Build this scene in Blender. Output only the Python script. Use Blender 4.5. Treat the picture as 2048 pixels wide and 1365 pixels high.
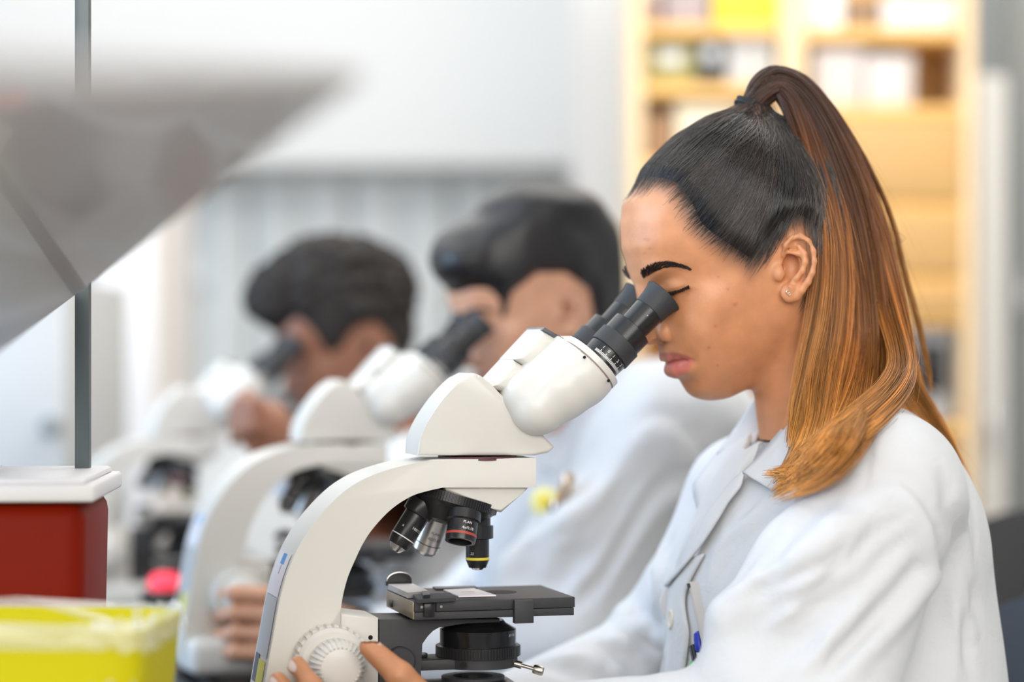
import bpy, bmesh, math, random
import numpy as np
from mathutils import Vector, Matrix
random.seed(7); RNG = np.random.default_rng(7)
S = bpy.context.scene
for o in list(bpy.data.objects): bpy.data.objects.remove(o)
PI = math.pi; R = math.radians
# ------------------------------------------------------------------ camera, exposure, light
CZ = 1.12; F = 4836.0; PSI = R(15.5)
cd = bpy.data.cameras.new('camera'); cam = bpy.data.objects.new('camera', cd); S.collection.objects.link(cam)
cam.location = (0, 0, CZ); cam.rotation_euler = (R(90), 0, 0)
cd.sensor_width = 36; cd.lens = 85; cd.clip_start = .05
cd.dof.use_dof = True; cd.dof.focus_distance = 2.045; cd.dof.aperture_fstop = 1.9
S.camera = cam
S.view_settings.view_transform = 'Standard'; S.view_settings.look = 'None'; S.view_settings.gamma = 1
S.view_settings.use_curve_mapping = False
S.view_settings.exposure = 0.0
w = bpy.data.worlds.new('world'); S.world = w; w.use_nodes = True
w.node_tree.nodes['Background'].inputs[0].default_value = (1, .97, .93, 1)
w.node_tree.nodes['Background'].inputs[1].default_value = .26
S.cycles.use_denoising = True
def area(name, loc, rot, sx, sy, power, col):
    l = bpy.data.lights.new(name, 'AREA'); l.shape = 'RECTANGLE'; l.size = sx; l.size_y = sy; l.energy = power; l.color = col
    o = bpy.data.objects.new(name, l); S.collection.objects.link(o); o.location = loc; o.rotation_euler = [R(a) for a in rot]
    return o
LIGHTS = [
 area('window_light', (-2.6, 1.9, 1.75), (88, 0, -90), 3.0, 1.8, 112, (.52, .73, 1)),
 area('rear_fill_light', (.05, -.75, 1.78), (78, 0, 0), 3.4, 1.2, 88, (1, .955, .90)),  # added frontal fill behind the camera; no window stands there
 area('ceiling_and_fill_light', (.3, .9, 2.66), (0, 0, 0), 1.6, 1.2, 4, (1, .95, .88)),
 area('ceiling_and_fill_light', (-.3, 3.35, 2.66), (0, 0, 0), 3.0, 1.6, 20, (1, .97, .92)),
 area('ceiling_and_fill_light', (.7, 3.2, 2.60), (38, 0, 0), 1.8, .6, 24, (1, .95, .86)),  # added tilted fill that brightens the bookcase, not a ceiling fitting
 area('ceiling_and_fill_light', (0, 5.2, 2.66), (0, 0, 0), 5.0, 1.6, 38, (1, .98, .95)),
]
# ------------------------------------------------------------------ helpers
def P(px, py, d): return Vector(((px - 1024) / F * d, d, CZ + (682.5 - py) / F * d))
class Fr:
    """a standing place on the floor: u to the right, v away, z up, turned by ang"""
    def __init__(s, px, d, ang, z=0.0):
        s.o = P(px, 682.5, d); s.o.z = z; s.a = ang; s.c = math.cos(ang); s.s = math.sin(ang); s.z0 = z
    def uz(s, px, py, v):
        t = (px - 1024) / F; k = s.o.y + v * s.c
        u = (t * k - s.o.x + v * s.s) / (s.c - t * s.s)
        d = k + u * s.s
        return u, CZ + (682.5 - py) / F * d - s.z0
    def p(s, px, py, v):
        u, z = s.uz(px, py, v); return np.array((u, v, z))
    def empty(s, name, **k):
        o = bpy.data.objects.new(name, None); S.collection.objects.link(o); o.empty_display_size = .05
        o.location = s.o; o.rotation_euler = (0, 0, s.a); tag(o, **k); return o
def tag(o, label=None, cat=None, group=None, kind=None):
    if label: o['label'] = label
    if cat: o['category'] = cat
    if group: o['group'] = group
    if kind: o['kind'] = kind
    return o
def link(name, me, mat=None, parent=None):
    o = bpy.data.objects.new(name, me); S.collection.objects.link(o)
    if mat is not None:
        me.materials.clear(); me.materials.append(mat)
    if parent is not None: o.parent = parent
    return o
def npmesh(name, V, Q, smooth=True):
    me = bpy.data.meshes.new(name); V = np.asarray(V, np.float32); Q = np.asarray(Q, np.int32); n = Q.shape[1]
    me.vertices.add(len(V)); me.vertices.foreach_set('co', V.ravel())
    me.loops.add(Q.size); me.loops.foreach_set('vertex_index', Q.ravel())
    me.polygons.add(len(Q)); me.polygons.foreach_set('loop_start', np.arange(0, Q.size, n, dtype=np.int32))
    try: me.polygons.foreach_set('loop_total', np.full(len(Q), n, np.int32))
    except Exception: pass
    me.polygons.foreach_set('use_smooth', np.full(len(Q), smooth)); me.update(); me.validate(); return me
def vcol(me, C, name='col'):
    a = me.color_attributes.new(name, 'FLOAT_COLOR', 'POINT'); C = np.asarray(C, np.float32)
    if C.shape[1] == 3: C = np.concatenate([C, np.ones((len(C), 1), np.float32)], 1)
    a.data.foreach_set('color', C.ravel())
class MB:
    """collects shapes into one mesh"""
    def __init__(s): s.bm = bmesh.new()
    def box(s, lo, hi, bev=0.0, M=None, seg=2):
        lo, hi = Vector(lo), Vector(hi); g = bmesh.ops.create_cube(s.bm, size=1.0); vs = g['verts']
        for v in vs: v.co = Vector([(lo[i] + hi[i]) / 2 + v.co[i] * (hi[i] - lo[i]) for i in range(3)])
        if bev > 0:
            es = list({e for v in vs for e in v.link_edges})
            r = bmesh.ops.bevel(s.bm, geom=es, offset=bev, segments=seg, affect='EDGES', profile=.5); vs = list({v for f in r['faces'] for v in f.verts} | {v for v in vs if v.is_valid})
        if M is not None: bmesh.ops.transform(s.bm, matrix=M, verts=vs)
        return s
    def lathe(s, prof, p0=(0, 0, 0), ax=(0, 0, 1), n=40, cap=True):
        """prof = [(t, r)...] along ax from p0"""
        ax = Vector(ax).normalized(); q = Vector((0, 0, 1)).rotation_difference(ax); p0 = Vector(p0); rings = []
        for t, r in prof:
            rings.append([s.bm.verts.new(p0 + q @ Vector((r * math.cos(2 * PI * i / n), r * math.sin(2 * PI * i / n), t))) for i in range(n)])
        for A, B in zip(rings, rings[1:]):
            for i in range(n): s.bm.faces.new((A[i], A[(i + 1) % n], B[(i + 1) % n], B[i])).smooth = True
        if cap:
            if prof[0][1] > 1e-6: s.bm.faces.new(rings[0][::-1])
            if prof[-1][1] > 1e-6: s.bm.faces.new(rings[-1])
        return s
    def prism(s, poly, v0, v1, bev=0.0, M=None, seg=3, bevall=False):
        """poly in (u,z), extruded from v0 to v1"""
        a = [s.bm.verts.new((u, v0, z)) for u, z in poly]; b = [s.bm.verts.new((u, v1, z)) for u, z in poly]; n = len(poly)
        fs = [s.bm.faces.new(a), s.bm.faces.new(b[::-1])]
        for i in range(n):
            f = s.bm.faces.new((a[(i + 1) % n], a[i], b[i], b[(i + 1) % n])); f.smooth = True
        vs = a + b
        if bev > 0:
            es = list({e for f in fs for e in f.edges})
            if bevall: es = list({e for v in vs for e in v.link_edges})
            r = bmesh.ops.bevel(s.bm, geom=es, offset=bev, segments=seg, affect='EDGES', profile=.5, clamp_overlap=True)
            for f in r['faces']: f.smooth = True
            vs = list({v for f in r['faces'] for v in f.verts} | {v for v in vs if v.is_valid})
        if M is not None: bmesh.ops.transform(s.bm, matrix=M, verts=vs)
        return s
    def tube(s, pts, rad, n=10):
        pts = [Vector(p) for p in pts]; m = len(pts); rings = []
        rr = rad if hasattr(rad, '__len__') else [rad] * m
        nrm = None
        for i, p in enumerate(pts):
            t = (pts[min(i + 1, m - 1)] - pts[max(i - 1, 0)]).normalized()
            if nrm is None: nrm = t.orthogonal().normalized()
            nrm = (nrm - t * nrm.dot(t)).normalized(); bn = t.cross(nrm)
            rings.append([s.bm.verts.new(p + (nrm * math.cos(2 * PI * k / n) + bn * math.sin(2 * PI * k / n)) * rr[i]) for k in range(n)])
        for A, B in zip(rings, rings[1:]):
            for k in range(n): s.bm.faces.new((A[k], A[(k + 1) % n], B[(k + 1) % n], B[k])).smooth = True
        s.bm.faces.new(rings[0][::-1]); s.bm.faces.new(rings[-1]); return s
    def build(s, name, mat, parent=None, smooth_angle=35):
        bmesh.ops.recalc_face_normals(s.bm, faces=s.bm.faces[:])
        me = bpy.data.meshes.new(name); s.bm.to_mesh(me); s.bm.free()
        if smooth_angle:
            me.polygons.foreach_set('use_smooth', np.ones(len(me.polygons), bool))
            try: me.set_sharp_from_angle(angle=R(smooth_angle))
            except Exception: pass
        return link(name, me, mat, parent)
def text_part(name, body, size, M, mat, parent, depth=.00015):
    c = bpy.data.curves.new(name, 'FONT'); c.body = body; c.size = size; c.align_x = 'CENTER'; c.align_y = 'CENTER'; c.extrude = depth; c.resolution_u = 2
    t = bpy.data.objects.new(name, c); S.collection.objects.link(t); dg = bpy.context.evaluated_depsgraph_get()
    me = bpy.data.meshes.new_from_object(t.evaluated_get(dg)); bpy.data.objects.remove(t); me.transform(M); return link(name, me, mat, parent)
def rc(pts, n=8):
    """Catmull-Rom through points (any dim)"""
    p = np.asarray(pts, float); q = np.vstack([2 * p[0] - p[1], p, 2 * p[-1] - p[-2]]); out = []
    for i in range(1, len(q) - 2):
        for t in np.linspace(0, 1, n, endpoint=False):
            a, b, c, d = q[i - 1], q[i], q[i + 1], q[i + 2]
            out.append(.5 * (2 * b + (c - a) * t + (2 * a - 5 * b + 4 * c - d) * t * t + (3 * b - a - 3 * c + d) * t ** 3))
    out.append(q[-2]); return np.array(out)
# ------------------------------------------------------------------ materials
def nodes(name):
    m = bpy.data.materials.new(name); m.use_nodes = True; nt = m.node_tree; return m, nt, nt.nodes['Principled BSDF']
def mat(name, col, rough=.5, spec=None, metal=0.0, bump=0.0, scale=200, var=0.0, vscale=8, coat=0.0, trans=0.0, emit=0.0, ior=1.45, sss=0.0):
    m, nt, b = nodes(name); N = nt.nodes; L = nt.links
    b.inputs['Base Color'].default_value = (*col, 1); b.inputs['Roughness'].default_value = rough; b.inputs['Metallic'].default_value = metal
    if spec is not None: b.inputs['Specular IOR Level'].default_value = spec
    b.inputs['Coat Weight'].default_value = coat; b.inputs['Transmission Weight'].default_value = trans; b.inputs['IOR'].default_value = ior
    if sss: b.inputs['Subsurface Weight'].default_value = sss; b.inputs['Subsurface Scale'].default_value = .006
    if emit: b.inputs['Emission Color'].default_value = (*col, 1); b.inputs['Emission Strength'].default_value = emit
    tc = N.new('ShaderNodeTexCoord')
    if var:
        n = N.new('ShaderNodeTexNoise'); n.inputs['Scale'].default_value = vscale; n.inputs['Detail'].default_value = 4
        L.new(tc.outputs['Object'], n.inputs['Vector'])
        x = N.new('ShaderNodeMix'); x.data_type = 'RGBA'
        x.inputs[6].default_value = (*[c * (1 - var) for c in col], 1); x.inputs[7].default_value = (*[min(1, c * (1 + var)) for c in col], 1)
        L.new(n.outputs['Fac'], x.inputs[0]); L.new(x.outputs[2], b.inputs['Base Color'])
    if bump:
        n = N.new('ShaderNodeTexNoise'); n.inputs['Scale'].default_value = scale; n.inputs['Detail'].default_value = 5
        L.new(tc.outputs['Object'], n.inputs['Vector'])
        bp = N.new('ShaderNodeBump'); bp.inputs['Strength'].default_value = bump; bp.inputs['Distance'].default_value = .001
        L.new(n.outputs['Fac'], bp.inputs['Height']); L.new(bp.outputs['Normal'], b.inputs['Normal'])
    return m
# ------------------------------------------------------------------ implicit sculpting on a grid (union / carve, then surface nets)
class Sculpt:
    def __init__(s, lo, hi, h):
        s.lo = np.array(lo, float); s.h = h; s.n = np.maximum(4, np.ceil((np.array(hi) - s.lo) / h).astype(int) + 1)
        s.ax = [(s.lo[i] + h * np.arange(s.n[i])).astype(np.float32) for i in range(3)]
        s.F = np.full(s.n, .05, np.float32)
    def win(s, lo, hi):
        a = np.clip(np.floor((np.array(lo) - s.lo) / s.h).astype(int), 0, s.n); b = np.clip(np.ceil((np.array(hi) - s.lo) / s.h).astype(int) + 1, 0, s.n)
        sl = tuple(slice(int(x), int(y)) for x, y in zip(a, b))
        return sl, s.ax[0][sl[0]][:, None, None], s.ax[1][sl[1]][None, :, None], s.ax[2][sl[2]][None, None, :]
    def op(s, sl, d, k, mode):
        A = s.F[sl]
        if A.size == 0: return
        if mode == 'add':
            k = max(k, 1e-6); t = np.clip(.5 + .5 * (A - d) / k, 0, 1); s.F[sl] = A * (1 - t) + d * t - k * t * (1 - t)
        elif mode == 'cut':
            k = max(k, 1e-6); d = -d; t = np.clip(.5 - .5 * (A - d) / k, 0, 1); s.F[sl] = A * (1 - t) + d * t + k * t * (1 - t)
        elif mode == 'dent': s.F[sl] = A + d
    def cone(s, p0, p1, r0, r1=None, k=.01, mode='add', flat=None):
        r1 = r0 if r1 is None else r1; p0 = np.array(p0, float); p1 = np.array(p1, float); m = max(r0, r1) + k + 4 * s.h
        sl, X, Y, Z = s.win(np.minimum(p0, p1) - m, np.maximum(p0, p1) + m); ab = p1 - p0; L2 = max(float(ab @ ab), 1e-12)
        dx, dy, dz = X - p0[0], Y - p0[1], Z - p0[2]
        t = np.clip((dx * ab[0] + dy * ab[1] + dz * ab[2]) / L2, 0, 1)
        d = np.sqrt((dx - t * ab[0]) ** 2 + (dy - t * ab[1]) ** 2 + (dz - t * ab[2]) ** 2) - (r0 + (r1 - r0) * t)
        s.op(sl, d.astype(np.float32), k, mode); return s
    def chain(s, pts, rad, k=.01, mode='add'):
        n = len(pts); rr = rad if hasattr(rad, '__len__') else [rad] * n
        for i in range(n - 1): s.cone(pts[i], pts[i + 1], rr[i], rr[i + 1], k, mode)
        return s
    def ell(s, c, r, rot=None, k=.01, mode='add'):
        c = np.array(c, float); r = np.array(r, float) if hasattr(r, '__len__') else np.array((r,) * 3, float); m = r.max() + k + 4 * s.h
        sl, X, Y, Z = s.win(c - m, c + m); x, y, z = X - c[0], Y - c[1], Z - c[2]
        if rot is not None:
            M = np.array(rot); x, y, z = [M[0][i] * x + M[1][i] * y + M[2][i] * z for i in range(3)]
        k0 = np.sqrt((x / r[0]) ** 2 + (y / r[1]) ** 2 + (z / r[2]) ** 2); k1 = np.sqrt((x / r[0] ** 2) ** 2 + (y / r[1] ** 2) ** 2 + (z / r[2] ** 2) ** 2) + 1e-9
        s.op(sl, (k0 * (k0 - 1) / k1).astype(np.float32), k, mode); return s
    def dent(s, c, r, amp, rot=None):
        """gaussian push of the surface: amp > 0 sinks it, < 0 raises it"""
        c = np.array(c, float); r = np.array(r, float) if hasattr(r, '__len__') else np.array((r,) * 3, float)
        sl, X, Y, Z = s.win(c - 2.6 * r.max(), c + 2.6 * r.max()); x, y, z = X - c[0], Y - c[1], Z - c[2]
        if rot is not None:
            M = np.array(rot); x, y, z = [M[0][i] * x + M[1][i] * y + M[2][i] * z for i in range(3)]
        s.op(sl, (amp * np.exp(-((x / r[0]) ** 2 + (y / r[1]) ** 2 + (z / r[2]) ** 2))).astype(np.float32), 0, 'dent'); return s
    def groove(s, pts, w, amp):
        """gaussian furrow (amp>0) or ridge (amp<0) along a polyline; the profile fades at both ends"""
        pts = np.asarray(pts, float); n = len(pts); lo = pts.min(0) - 2.6 * w; hi = pts.max(0) + 2.6 * w
        sl, X, Y, Z = s.win(lo, hi); best = None
        for i in range(n - 1):
            ab = pts[i + 1] - pts[i]; L2 = max(float(ab @ ab), 1e-12); dx, dy, dz = X - pts[i][0], Y - pts[i][1], Z - pts[i][2]
            t = np.clip((dx * ab[0] + dy * ab[1] + dz * ab[2]) / L2, 0, 1)
            q = (dx - t * ab[0]) ** 2 + (dy - t * ab[1]) ** 2 + (dz - t * ab[2]) ** 2
            fade = np.sin(PI * np.clip((i + t) / (n - 1), .02, .98)) ** .7
            g = np.exp(-q / w ** 2) * fade
            best = g if best is None else np.maximum(best, g)
        s.op(sl, (amp * best).astype(np.float32), 0, 'dent'); return s
    def sample(s, Pn, F=None):
        F = s.F if F is None else F
        q = (np.asarray(Pn) - s.lo) / s.h; q = np.clip(q, 0, s.n - 1.001); i = q.astype(int); f = q - i; r = 0
        for dx in (0, 1):
            for dy in (0, 1):
                for dz in (0, 1):
                    wgt = (f[:, 0] if dx else 1 - f[:, 0]) * (f[:, 1] if dy else 1 - f[:, 1]) * (f[:, 2] if dz else 1 - f[:, 2])
                    r = r + wgt * F[i[:, 0] + dx, i[:, 1] + dy, i[:, 2] + dz]
        return r
    def grad(s, Pn, e=None, F=None):
        e = e or s.h; G = np.stack([s.sample(Pn + np.eye(3)[i] * e, F) - s.sample(Pn - np.eye(3)[i] * e, F) for i in range(3)], 1) / (2 * e)
        return G
    def mesh(s, smooth=1, F=None):
        F = s.F if F is None else F; n = np.array(F.shape); In = F < 0
        cnt = np.zeros(n - 1, np.int8); cs = [(a, b, c) for a in (0, 1) for b in (0, 1) for c in (0, 1)]
        for a, b, c in cs: cnt += In[a:n[0] - 1 + a, b:n[1] - 1 + b, c:n[2] - 1 + c]
        idx = np.argwhere((cnt > 0) & (cnt < 8)); vid = np.full(n - 1, -1, np.int32); vid[idx[:, 0], idx[:, 1], idx[:, 2]] = np.arange(len(idx))
        acc = np.zeros((len(idx), 3)); num = np.zeros(len(idx)); val = {c: F[idx[:, 0] + c[0], idx[:, 1] + c[1], idx[:, 2] + c[2]] for c in cs}
        for c in cs:
            for ax in range(3):
                if c[ax]: continue
                e = list(c); e[ax] = 1; e = tuple(e); fa, fb = val[c], val[e]; m = (fa < 0) != (fb < 0); t = np.where(m, fa / np.where(m, fa - fb, 1), 0)
                p = np.tile(np.array(c, float), (len(idx), 1)); p[:, ax] += t; acc += p * m[:, None]; num += m
        V = s.lo + s.h * (idx + acc / num[:, None]); Q = []
        for ax in range(3):
            o1, o2 = (ax + 1) % 3, (ax + 2) % 3; A = np.moveaxis(In, (ax, o1, o2), (0, 1, 2)); vv = np.moveaxis(vid, (ax, o1, o2), (0, 1, 2))
            d = A[:-1, 1:-1, 1:-1] != A[1:, 1:-1, 1:-1]; e = np.argwhere(d)
            if not len(e): continue
            i, j, k = e[:, 0], e[:, 1] + 1, e[:, 2] + 1
            q = np.stack([vv[i, j - 1, k - 1], vv[i, j, k - 1], vv[i, j, k], vv[i, j - 1, k]], 1); fl = ~A[i, j, k]
            q[fl] = q[fl][:, ::-1]; Q.append(q)
        Q = np.concatenate(Q)
        for _ in range(smooth):
            acc = np.zeros_like(V); num = np.zeros(len(V))
            for a in range(4):
                np.add.at(acc, Q[:, a], V[Q[:, (a + 1) % 4]] + V[Q[:, a - 1]]); np.add.at(num, Q[:, a], 2)
            V = V * .4 + .6 * acc / np.maximum(num, 1)[:, None]
        return V, Q
def tps(pts, vals, lam=0.0):
    p = np.asarray(pts, float); v = np.asarray(vals, float); n = len(p)
    def U(r2): return .5 * r2 * np.log(np.maximum(r2, 1e-9))
    K = U(((p[:, None] - p[None]) ** 2).sum(-1)) + np.diag(np.zeros(n) + lam); Pm = np.c_[np.ones(n), p]
    A = np.zeros((n + 3, n + 3)); A[:n, :n] = K; A[:n, n:] = Pm; A[n:, :n] = Pm.T
    sol = np.linalg.solve(A, np.r_[v, 0, 0, 0])
    def f(x, y):
        o = sol[n] + sol[n + 1] * x + sol[n + 2] * y
        for i in range(n): o = o + sol[i] * U((x - p[i, 0]) ** 2 + (y - p[i, 1]) ** 2)
        return o
    return f
def smst(x, a, b):
    t = np.clip((x - a) / (b - a), 0, 1); return t * t * (3 - 2 * t)
def poly_sd(poly, x, y):
    """signed distance to polygon, positive inside"""
    p = np.asarray(poly, float); d = np.full(np.broadcast(x, y).shape, 1e9); ins = np.zeros(d.shape, bool); n = len(p)
    for i in range(n):
        a, b = p[i], p[(i + 1) % n]; e = b - a; wx, wy = x - a[0], y - a[1]
        t = np.clip((wx * e[0] + wy * e[1]) / max(e @ e, 1e-12), 0, 1); d = np.minimum(d, (wx - t * e[0]) ** 2 + (wy - t * e[1]) ** 2)
        c = ((a[1] <= y) & (y < b[1])) | ((b[1] <= y) & (y < a[1]))
        if abs(e[1]) > 1e-12: ins ^= c & (x < a[0] + (y - a[1]) / e[1] * e[0])
    return np.where(ins, 1, -1) * np.sqrt(d)
# ------------------------------------------------------------------ the head (one mesh with neck), sculpted in the woman's standing frame
WF = Fr(1450, 2.14, PSI)
def build_head(h=.001):
    B = lambda px, py, w=0.0: WF.p(px, py, -w / 1000)
    edge = [(1262,395),(1253,430),(1251,455),(1251.5,480),(1256,508),(1262,530),(1268,548),(1273,568),(1276,590),(1278,615),(1280,640),(1281,660),(1286,676),(1299,685),(1314,687),(1323,692),(1322.5,703),(1327,713),(1337,726),(1337,742),(1347,755),(1362,762),(1371,773),(1378,786),(1394,797),(1420,802),
            (1455,797),(1490,780),(1530,755),(1575,715),(1630,655),(1680,570),(1697,480),(1683,400),(1655,335),(1610,285),(1555,255),(1500,240),(1440,240),(1393,264),(1345,300),(1303,341),(1277,372)]
    ins = [(1280,440,29),(1300,440,41),(1275,500,24),(1300,490,39),(1280,400,28),(1340,440,55),(1400,450,65),(1340,370,49),(1400,370,62),(1400,300,42),(1350,330,33),(1460,300,62),(1460,380,71),(1530,380,74),(1530,310,65),(1600,400,69),(1640,430,52),(1580,320,50),
           (1570,450,73),(1500,450,72),(1450,480,70),(1374,520,56),(1330,520,45),(1310,545,37),(1286,548,22),(1280,580,8),(1292,590,13),(1284,615,6.5),(1290,640,8.5),(1304,620,12.5),(1330,590,29),(1320,570,22),(1345,600,33),(1384,571,50),(1420,560,58),(1420,600,60),(1480,560,66),(1540,540,67),(1540,480,71),
           (1400,670,51),(1372,650,42),(1350,630,31),(1325,640,20),(1340,655,23),(1300,665,9),(1312,672,11),(1335,690,15),(1332,704,14),(1350,700,24),(1347,716,20),(1370,700,33),(1384,722,31),(1405,725,39),(1353,742,18),(1375,745,28),(1390,770,22),(1385,755,22),(1410,785,22),(1410,760,29),(1430,745,36),(1440,775,23),(1440,710,45),(1475,760,27),(1480,720,43),(1510,735,34),(1530,690,48),(1560,640,58),(1530,620,60),(1480,650,57),(1450,650,55),(1590,620,57),(1600,660,47),(1630,560,60),(1590,520,69),(1670,520,42),(1650,480,58),(1640,600,46)]
    pts, val = [], []
    for x, y in edge:
        p = B(x, y); pts.append((p[0] * 10, p[2] * 10)); val.append(0)
    c = np.mean(pts, 0)
    for x, y, w in ins:
        p = B(x, y, w); pts.append((p[0] * 10, p[2] * 10)); val.append((w / 100) ** 2)
    ne = len(edge)
    for k in range(ne):
        a, b = np.array(pts[k - 1]), np.array(pts[(k + 1) % ne]); t = b - a; nrm = np.array((t[1], -t[0])); nrm /= np.linalg.norm(nrm)
        if nrm @ (np.array(pts[k]) - c) < 0: nrm = -nrm
        if k % 3 == 0: pts.append(tuple(np.array(pts[k]) + nrm * .5)); val.append(-.35)
    W = tps(pts, val, np.array([6e-4 if y < 560 and x < 1300 else 1.5e-4 for x, y in edge] + [.006] * len(ins) + [.02] * (len(pts) - len(edge) - len(ins))))
    g = Sculpt((-.115, -.092, 1.03), (.125, .092, 1.350), h)
    X, Z = g.ax[0][:, None], g.ax[2][None, :]
    Wm = (W(X * 10., Z * 10.) / 100).astype(np.float32)
    gx, gz = np.gradient(Wm, h); v = g.ax[1][None, :, None]
    g.F = ((v * v - Wm[:, None, :]) / np.maximum(np.sqrt(4 * v * v + (gx ** 2 + gz ** 2)[:, None, :]), .012)).astype(np.float32)
    g.F = np.clip(g.F, -.05, .05)
    def both(f):
        for s in (1, -1): f(s)
    Q = lambda px, py, w, s=1: (lambda p: np.array((p[0], p[1] * s, p[2])))(B(px, py, w))
    # neck
    g.cone(B(1590, 610), B(1642, 960), .0465, .050, k=.016)
    # nose: tip, wings, nostrils
    g.ell(B(1296, 671), (.0085, .0085, .0075), k=.006)
    def nose(s):
        g.ell(Q(1335, 664, 16.2, s), (.0094, .0070, .0090), k=.0018)
        g.ell(Q(1317, 686, 7, s), (.0065, .0036, .0032), k=.003, mode='cut')
        g.groove([Q(1346, 652, 19, s), Q(1356, 668, 20, s), Q(1353, 684, 19, s)], .0022, .0044)
        # eye under its lid
        g.ell(Q(1364, 573, 31, s), (.0128, .0125, .0118), k=.0045)
        g.groove([Q(1322, 566, 24, s), Q(1340, 556, 33, s), Q(1362, 553, 42, s), Q(1386, 562, 48, s)], .0016, .0013)
        g.groove([Q(1326, 590, 25, s), Q(1345, 583, 36, s), Q(1362, 578, 42, s), Q(1380, 571, 47, s)], .0014, .0018)
        g.groove([Q(1335, 604, 28, s), Q(1356, 598, 40, s), Q(1376, 584, 47, s)], .003, .0012)
        g.groove([Q(1290, 546, 18, s), Q(1315, 532, 34, s), Q(1350, 524, 47, s), Q(1376, 530, 54, s)], .006, -.0018)
        # lips
        g.chain([Q(1335, 717, 0), Q(1343, 717, 9, s), Q(1360, 717.5, 18, s), Q(1381, 719.5, 25, s)], [.0036, .0036, .0026, .0012], k=.004)
        g.chain([Q(1349, 742, 0), Q(1354, 741, 8, s), Q(1366, 735, 16, s), Q(1381, 722, 24.5, s)], [.0052, .0050, .0036, .0012], k=.004)
        g.groove([Q(1334, 728, -2, s), Q(1336, 727.5, 4, s), Q(1348, 725, 14, s), Q(1366, 722, 23, s), Q(1384, 720.5, 29, s)], .0016, .0042)
        g.dent(Q(1390, 722, 31, s), .004, .0012); g.dent(Q(1374, 763, 12, s), (.009, .012, .004), .0010)
        g.groove([Q(1358, 688, 22, s), Q(1380, 702, 33, s), Q(1396, 720, 36, s)], .005, .0007)
        # ear
        E = lambda x, y, w: Q(1520 + x / 6.205, 420 + y / 6.205, w, s)
        ct, st = math.cos(.45), math.sin(.45)
        g.ell(E(470, 690, 71), (.0150, .0040, .0275), rot=[(ct, -st * s, 0), (st * s, ct, 0), (0, 0, 1)], k=.004)
        g.ell(E(375, 1030, 69), (.0088, .0042, .0085), k=.005)
        g.chain([E(340, 640, 70), E(300, 560, 72), E(320, 440, 75), E(400, 350, 77), E(490, 325, 79), E(590, 390, 81), E(655, 510, 82), E(668, 640, 82), E(645, 780, 81), E(590, 900, 78), E(510, 1000, 74.5), E(440, 1070, 71), E(360, 1085, 69)],
                [.0016, .0024, .0027, .0029, .0030, .0029, .0027, .0026, .0027, .0030, .0036, .0042, .0042], k=.0018)
        g.ell(E(420, 700, 76.5), (.0118, .0062, .0165), rot=[(.98, .2 * s, 0), (-.2 * s, .98, 0), (0, 0, 1)], k=.0025, mode='cut')
        g.ell(E(480, 460, 80), (.0105, .0048, .0052), k=.002, mode='cut')
        g.groove([E(400, 380, 77), E(540, 400, 80), E(612, 520, 81), E(622, 680, 81), E(590, 800, 79)], .0017, .0022)
        g.chain([E(395, 925, 71), E(450, 850, 74), E(525, 760, 77), E(560, 650, 78.5), E(545, 540, 78), E(480, 450, 76)], [.0026, .0026, .0026, .0027, .0026, .0022], k=.002)
        g.chain([E(545, 580, 77.5), E(450, 540, 75.5), E(330, 525, 72)], [.0022, .0019, .0014], k=.0018)
        g.ell(E(235, 790, 69.0), (.0050, .0036, .0066), k=.005)
        g.ell(E(385, 690, 67.5), (.0075, .0060, .0120), k=.002, mode='cut')
        g.ell(E(290, 730, 66), (.003, .006, .004), k=.001, mode='cut')
        g.ell(E(330, 880, 71), (.0028, .0030, .0032), k=.002, mode='cut')
    both(nose)
    g.groove([B(1312, 687, 0), B(1320, 706, 0)], .003, .0007)
    return g
HG = build_head()
HV, HQ = HG.mesh(smooth=2)
def relax(V, Q, wgt, n):
    """extra smoothing where wgt > 0"""
    for _ in range(n):
        acc = np.zeros_like(V); num = np.zeros(len(V))
        for a in range(4): np.add.at(acc, Q[:, a], V[Q[:, (a + 1) % 4]] + V[Q[:, a - 1]]); np.add.at(num, Q[:, a], 2)
        V = V + .7 * wgt[:, None] * (acc / np.maximum(num, 1)[:, None] - V)
    return V
def skin_weight(V):
    w = np.ones(len(V))
    for px, py, lat, r in ((1355,575,35,.030),(1355,728,14,.030),(1325,672,10,.026),(1590,540,72,.040)):
        for s in (1, -1):
            p = WF.p(px, py, -lat / 1000) * np.array((1, s, 1)); w *= smst(np.linalg.norm(V - p, axis=1), r * .6, r * 1.1)
    return w
HV = relax(HV, HQ, skin_weight(HV), 14)
def px_of(V, fr=None):
    """picture position of points of the woman's frame (used only to place colour patches such as the lips)"""
    fr = fr or WF; x = fr.o.x + V[:, 0] * fr.c - V[:, 1] * fr.s; y = fr.o.y + V[:, 0] * fr.s + V[:, 1] * fr.c
    return 1024 + x / y * F, 682.5 - (V[:, 2] - CZ) / y * F
def uz_poly(pts):
    return [tuple(WF.p(x, y, -w / 1000)[[0, 2]]) for x, y, w in pts]
UPLIP = uz_poly([(1323,708,2),(1326,716,0),(1334,728,0),(1352,725,16),(1384,720.5,28),(1368,714,20),(1348,709,10),(1336,706,5)])
LOLIP = uz_poly([(1334,727,0),(1334,742,0),(1344,757,0),(1356,753,10),(1370,741,18),(1384,720.5,28),(1366,721,22),(1350,724,14)])
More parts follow.
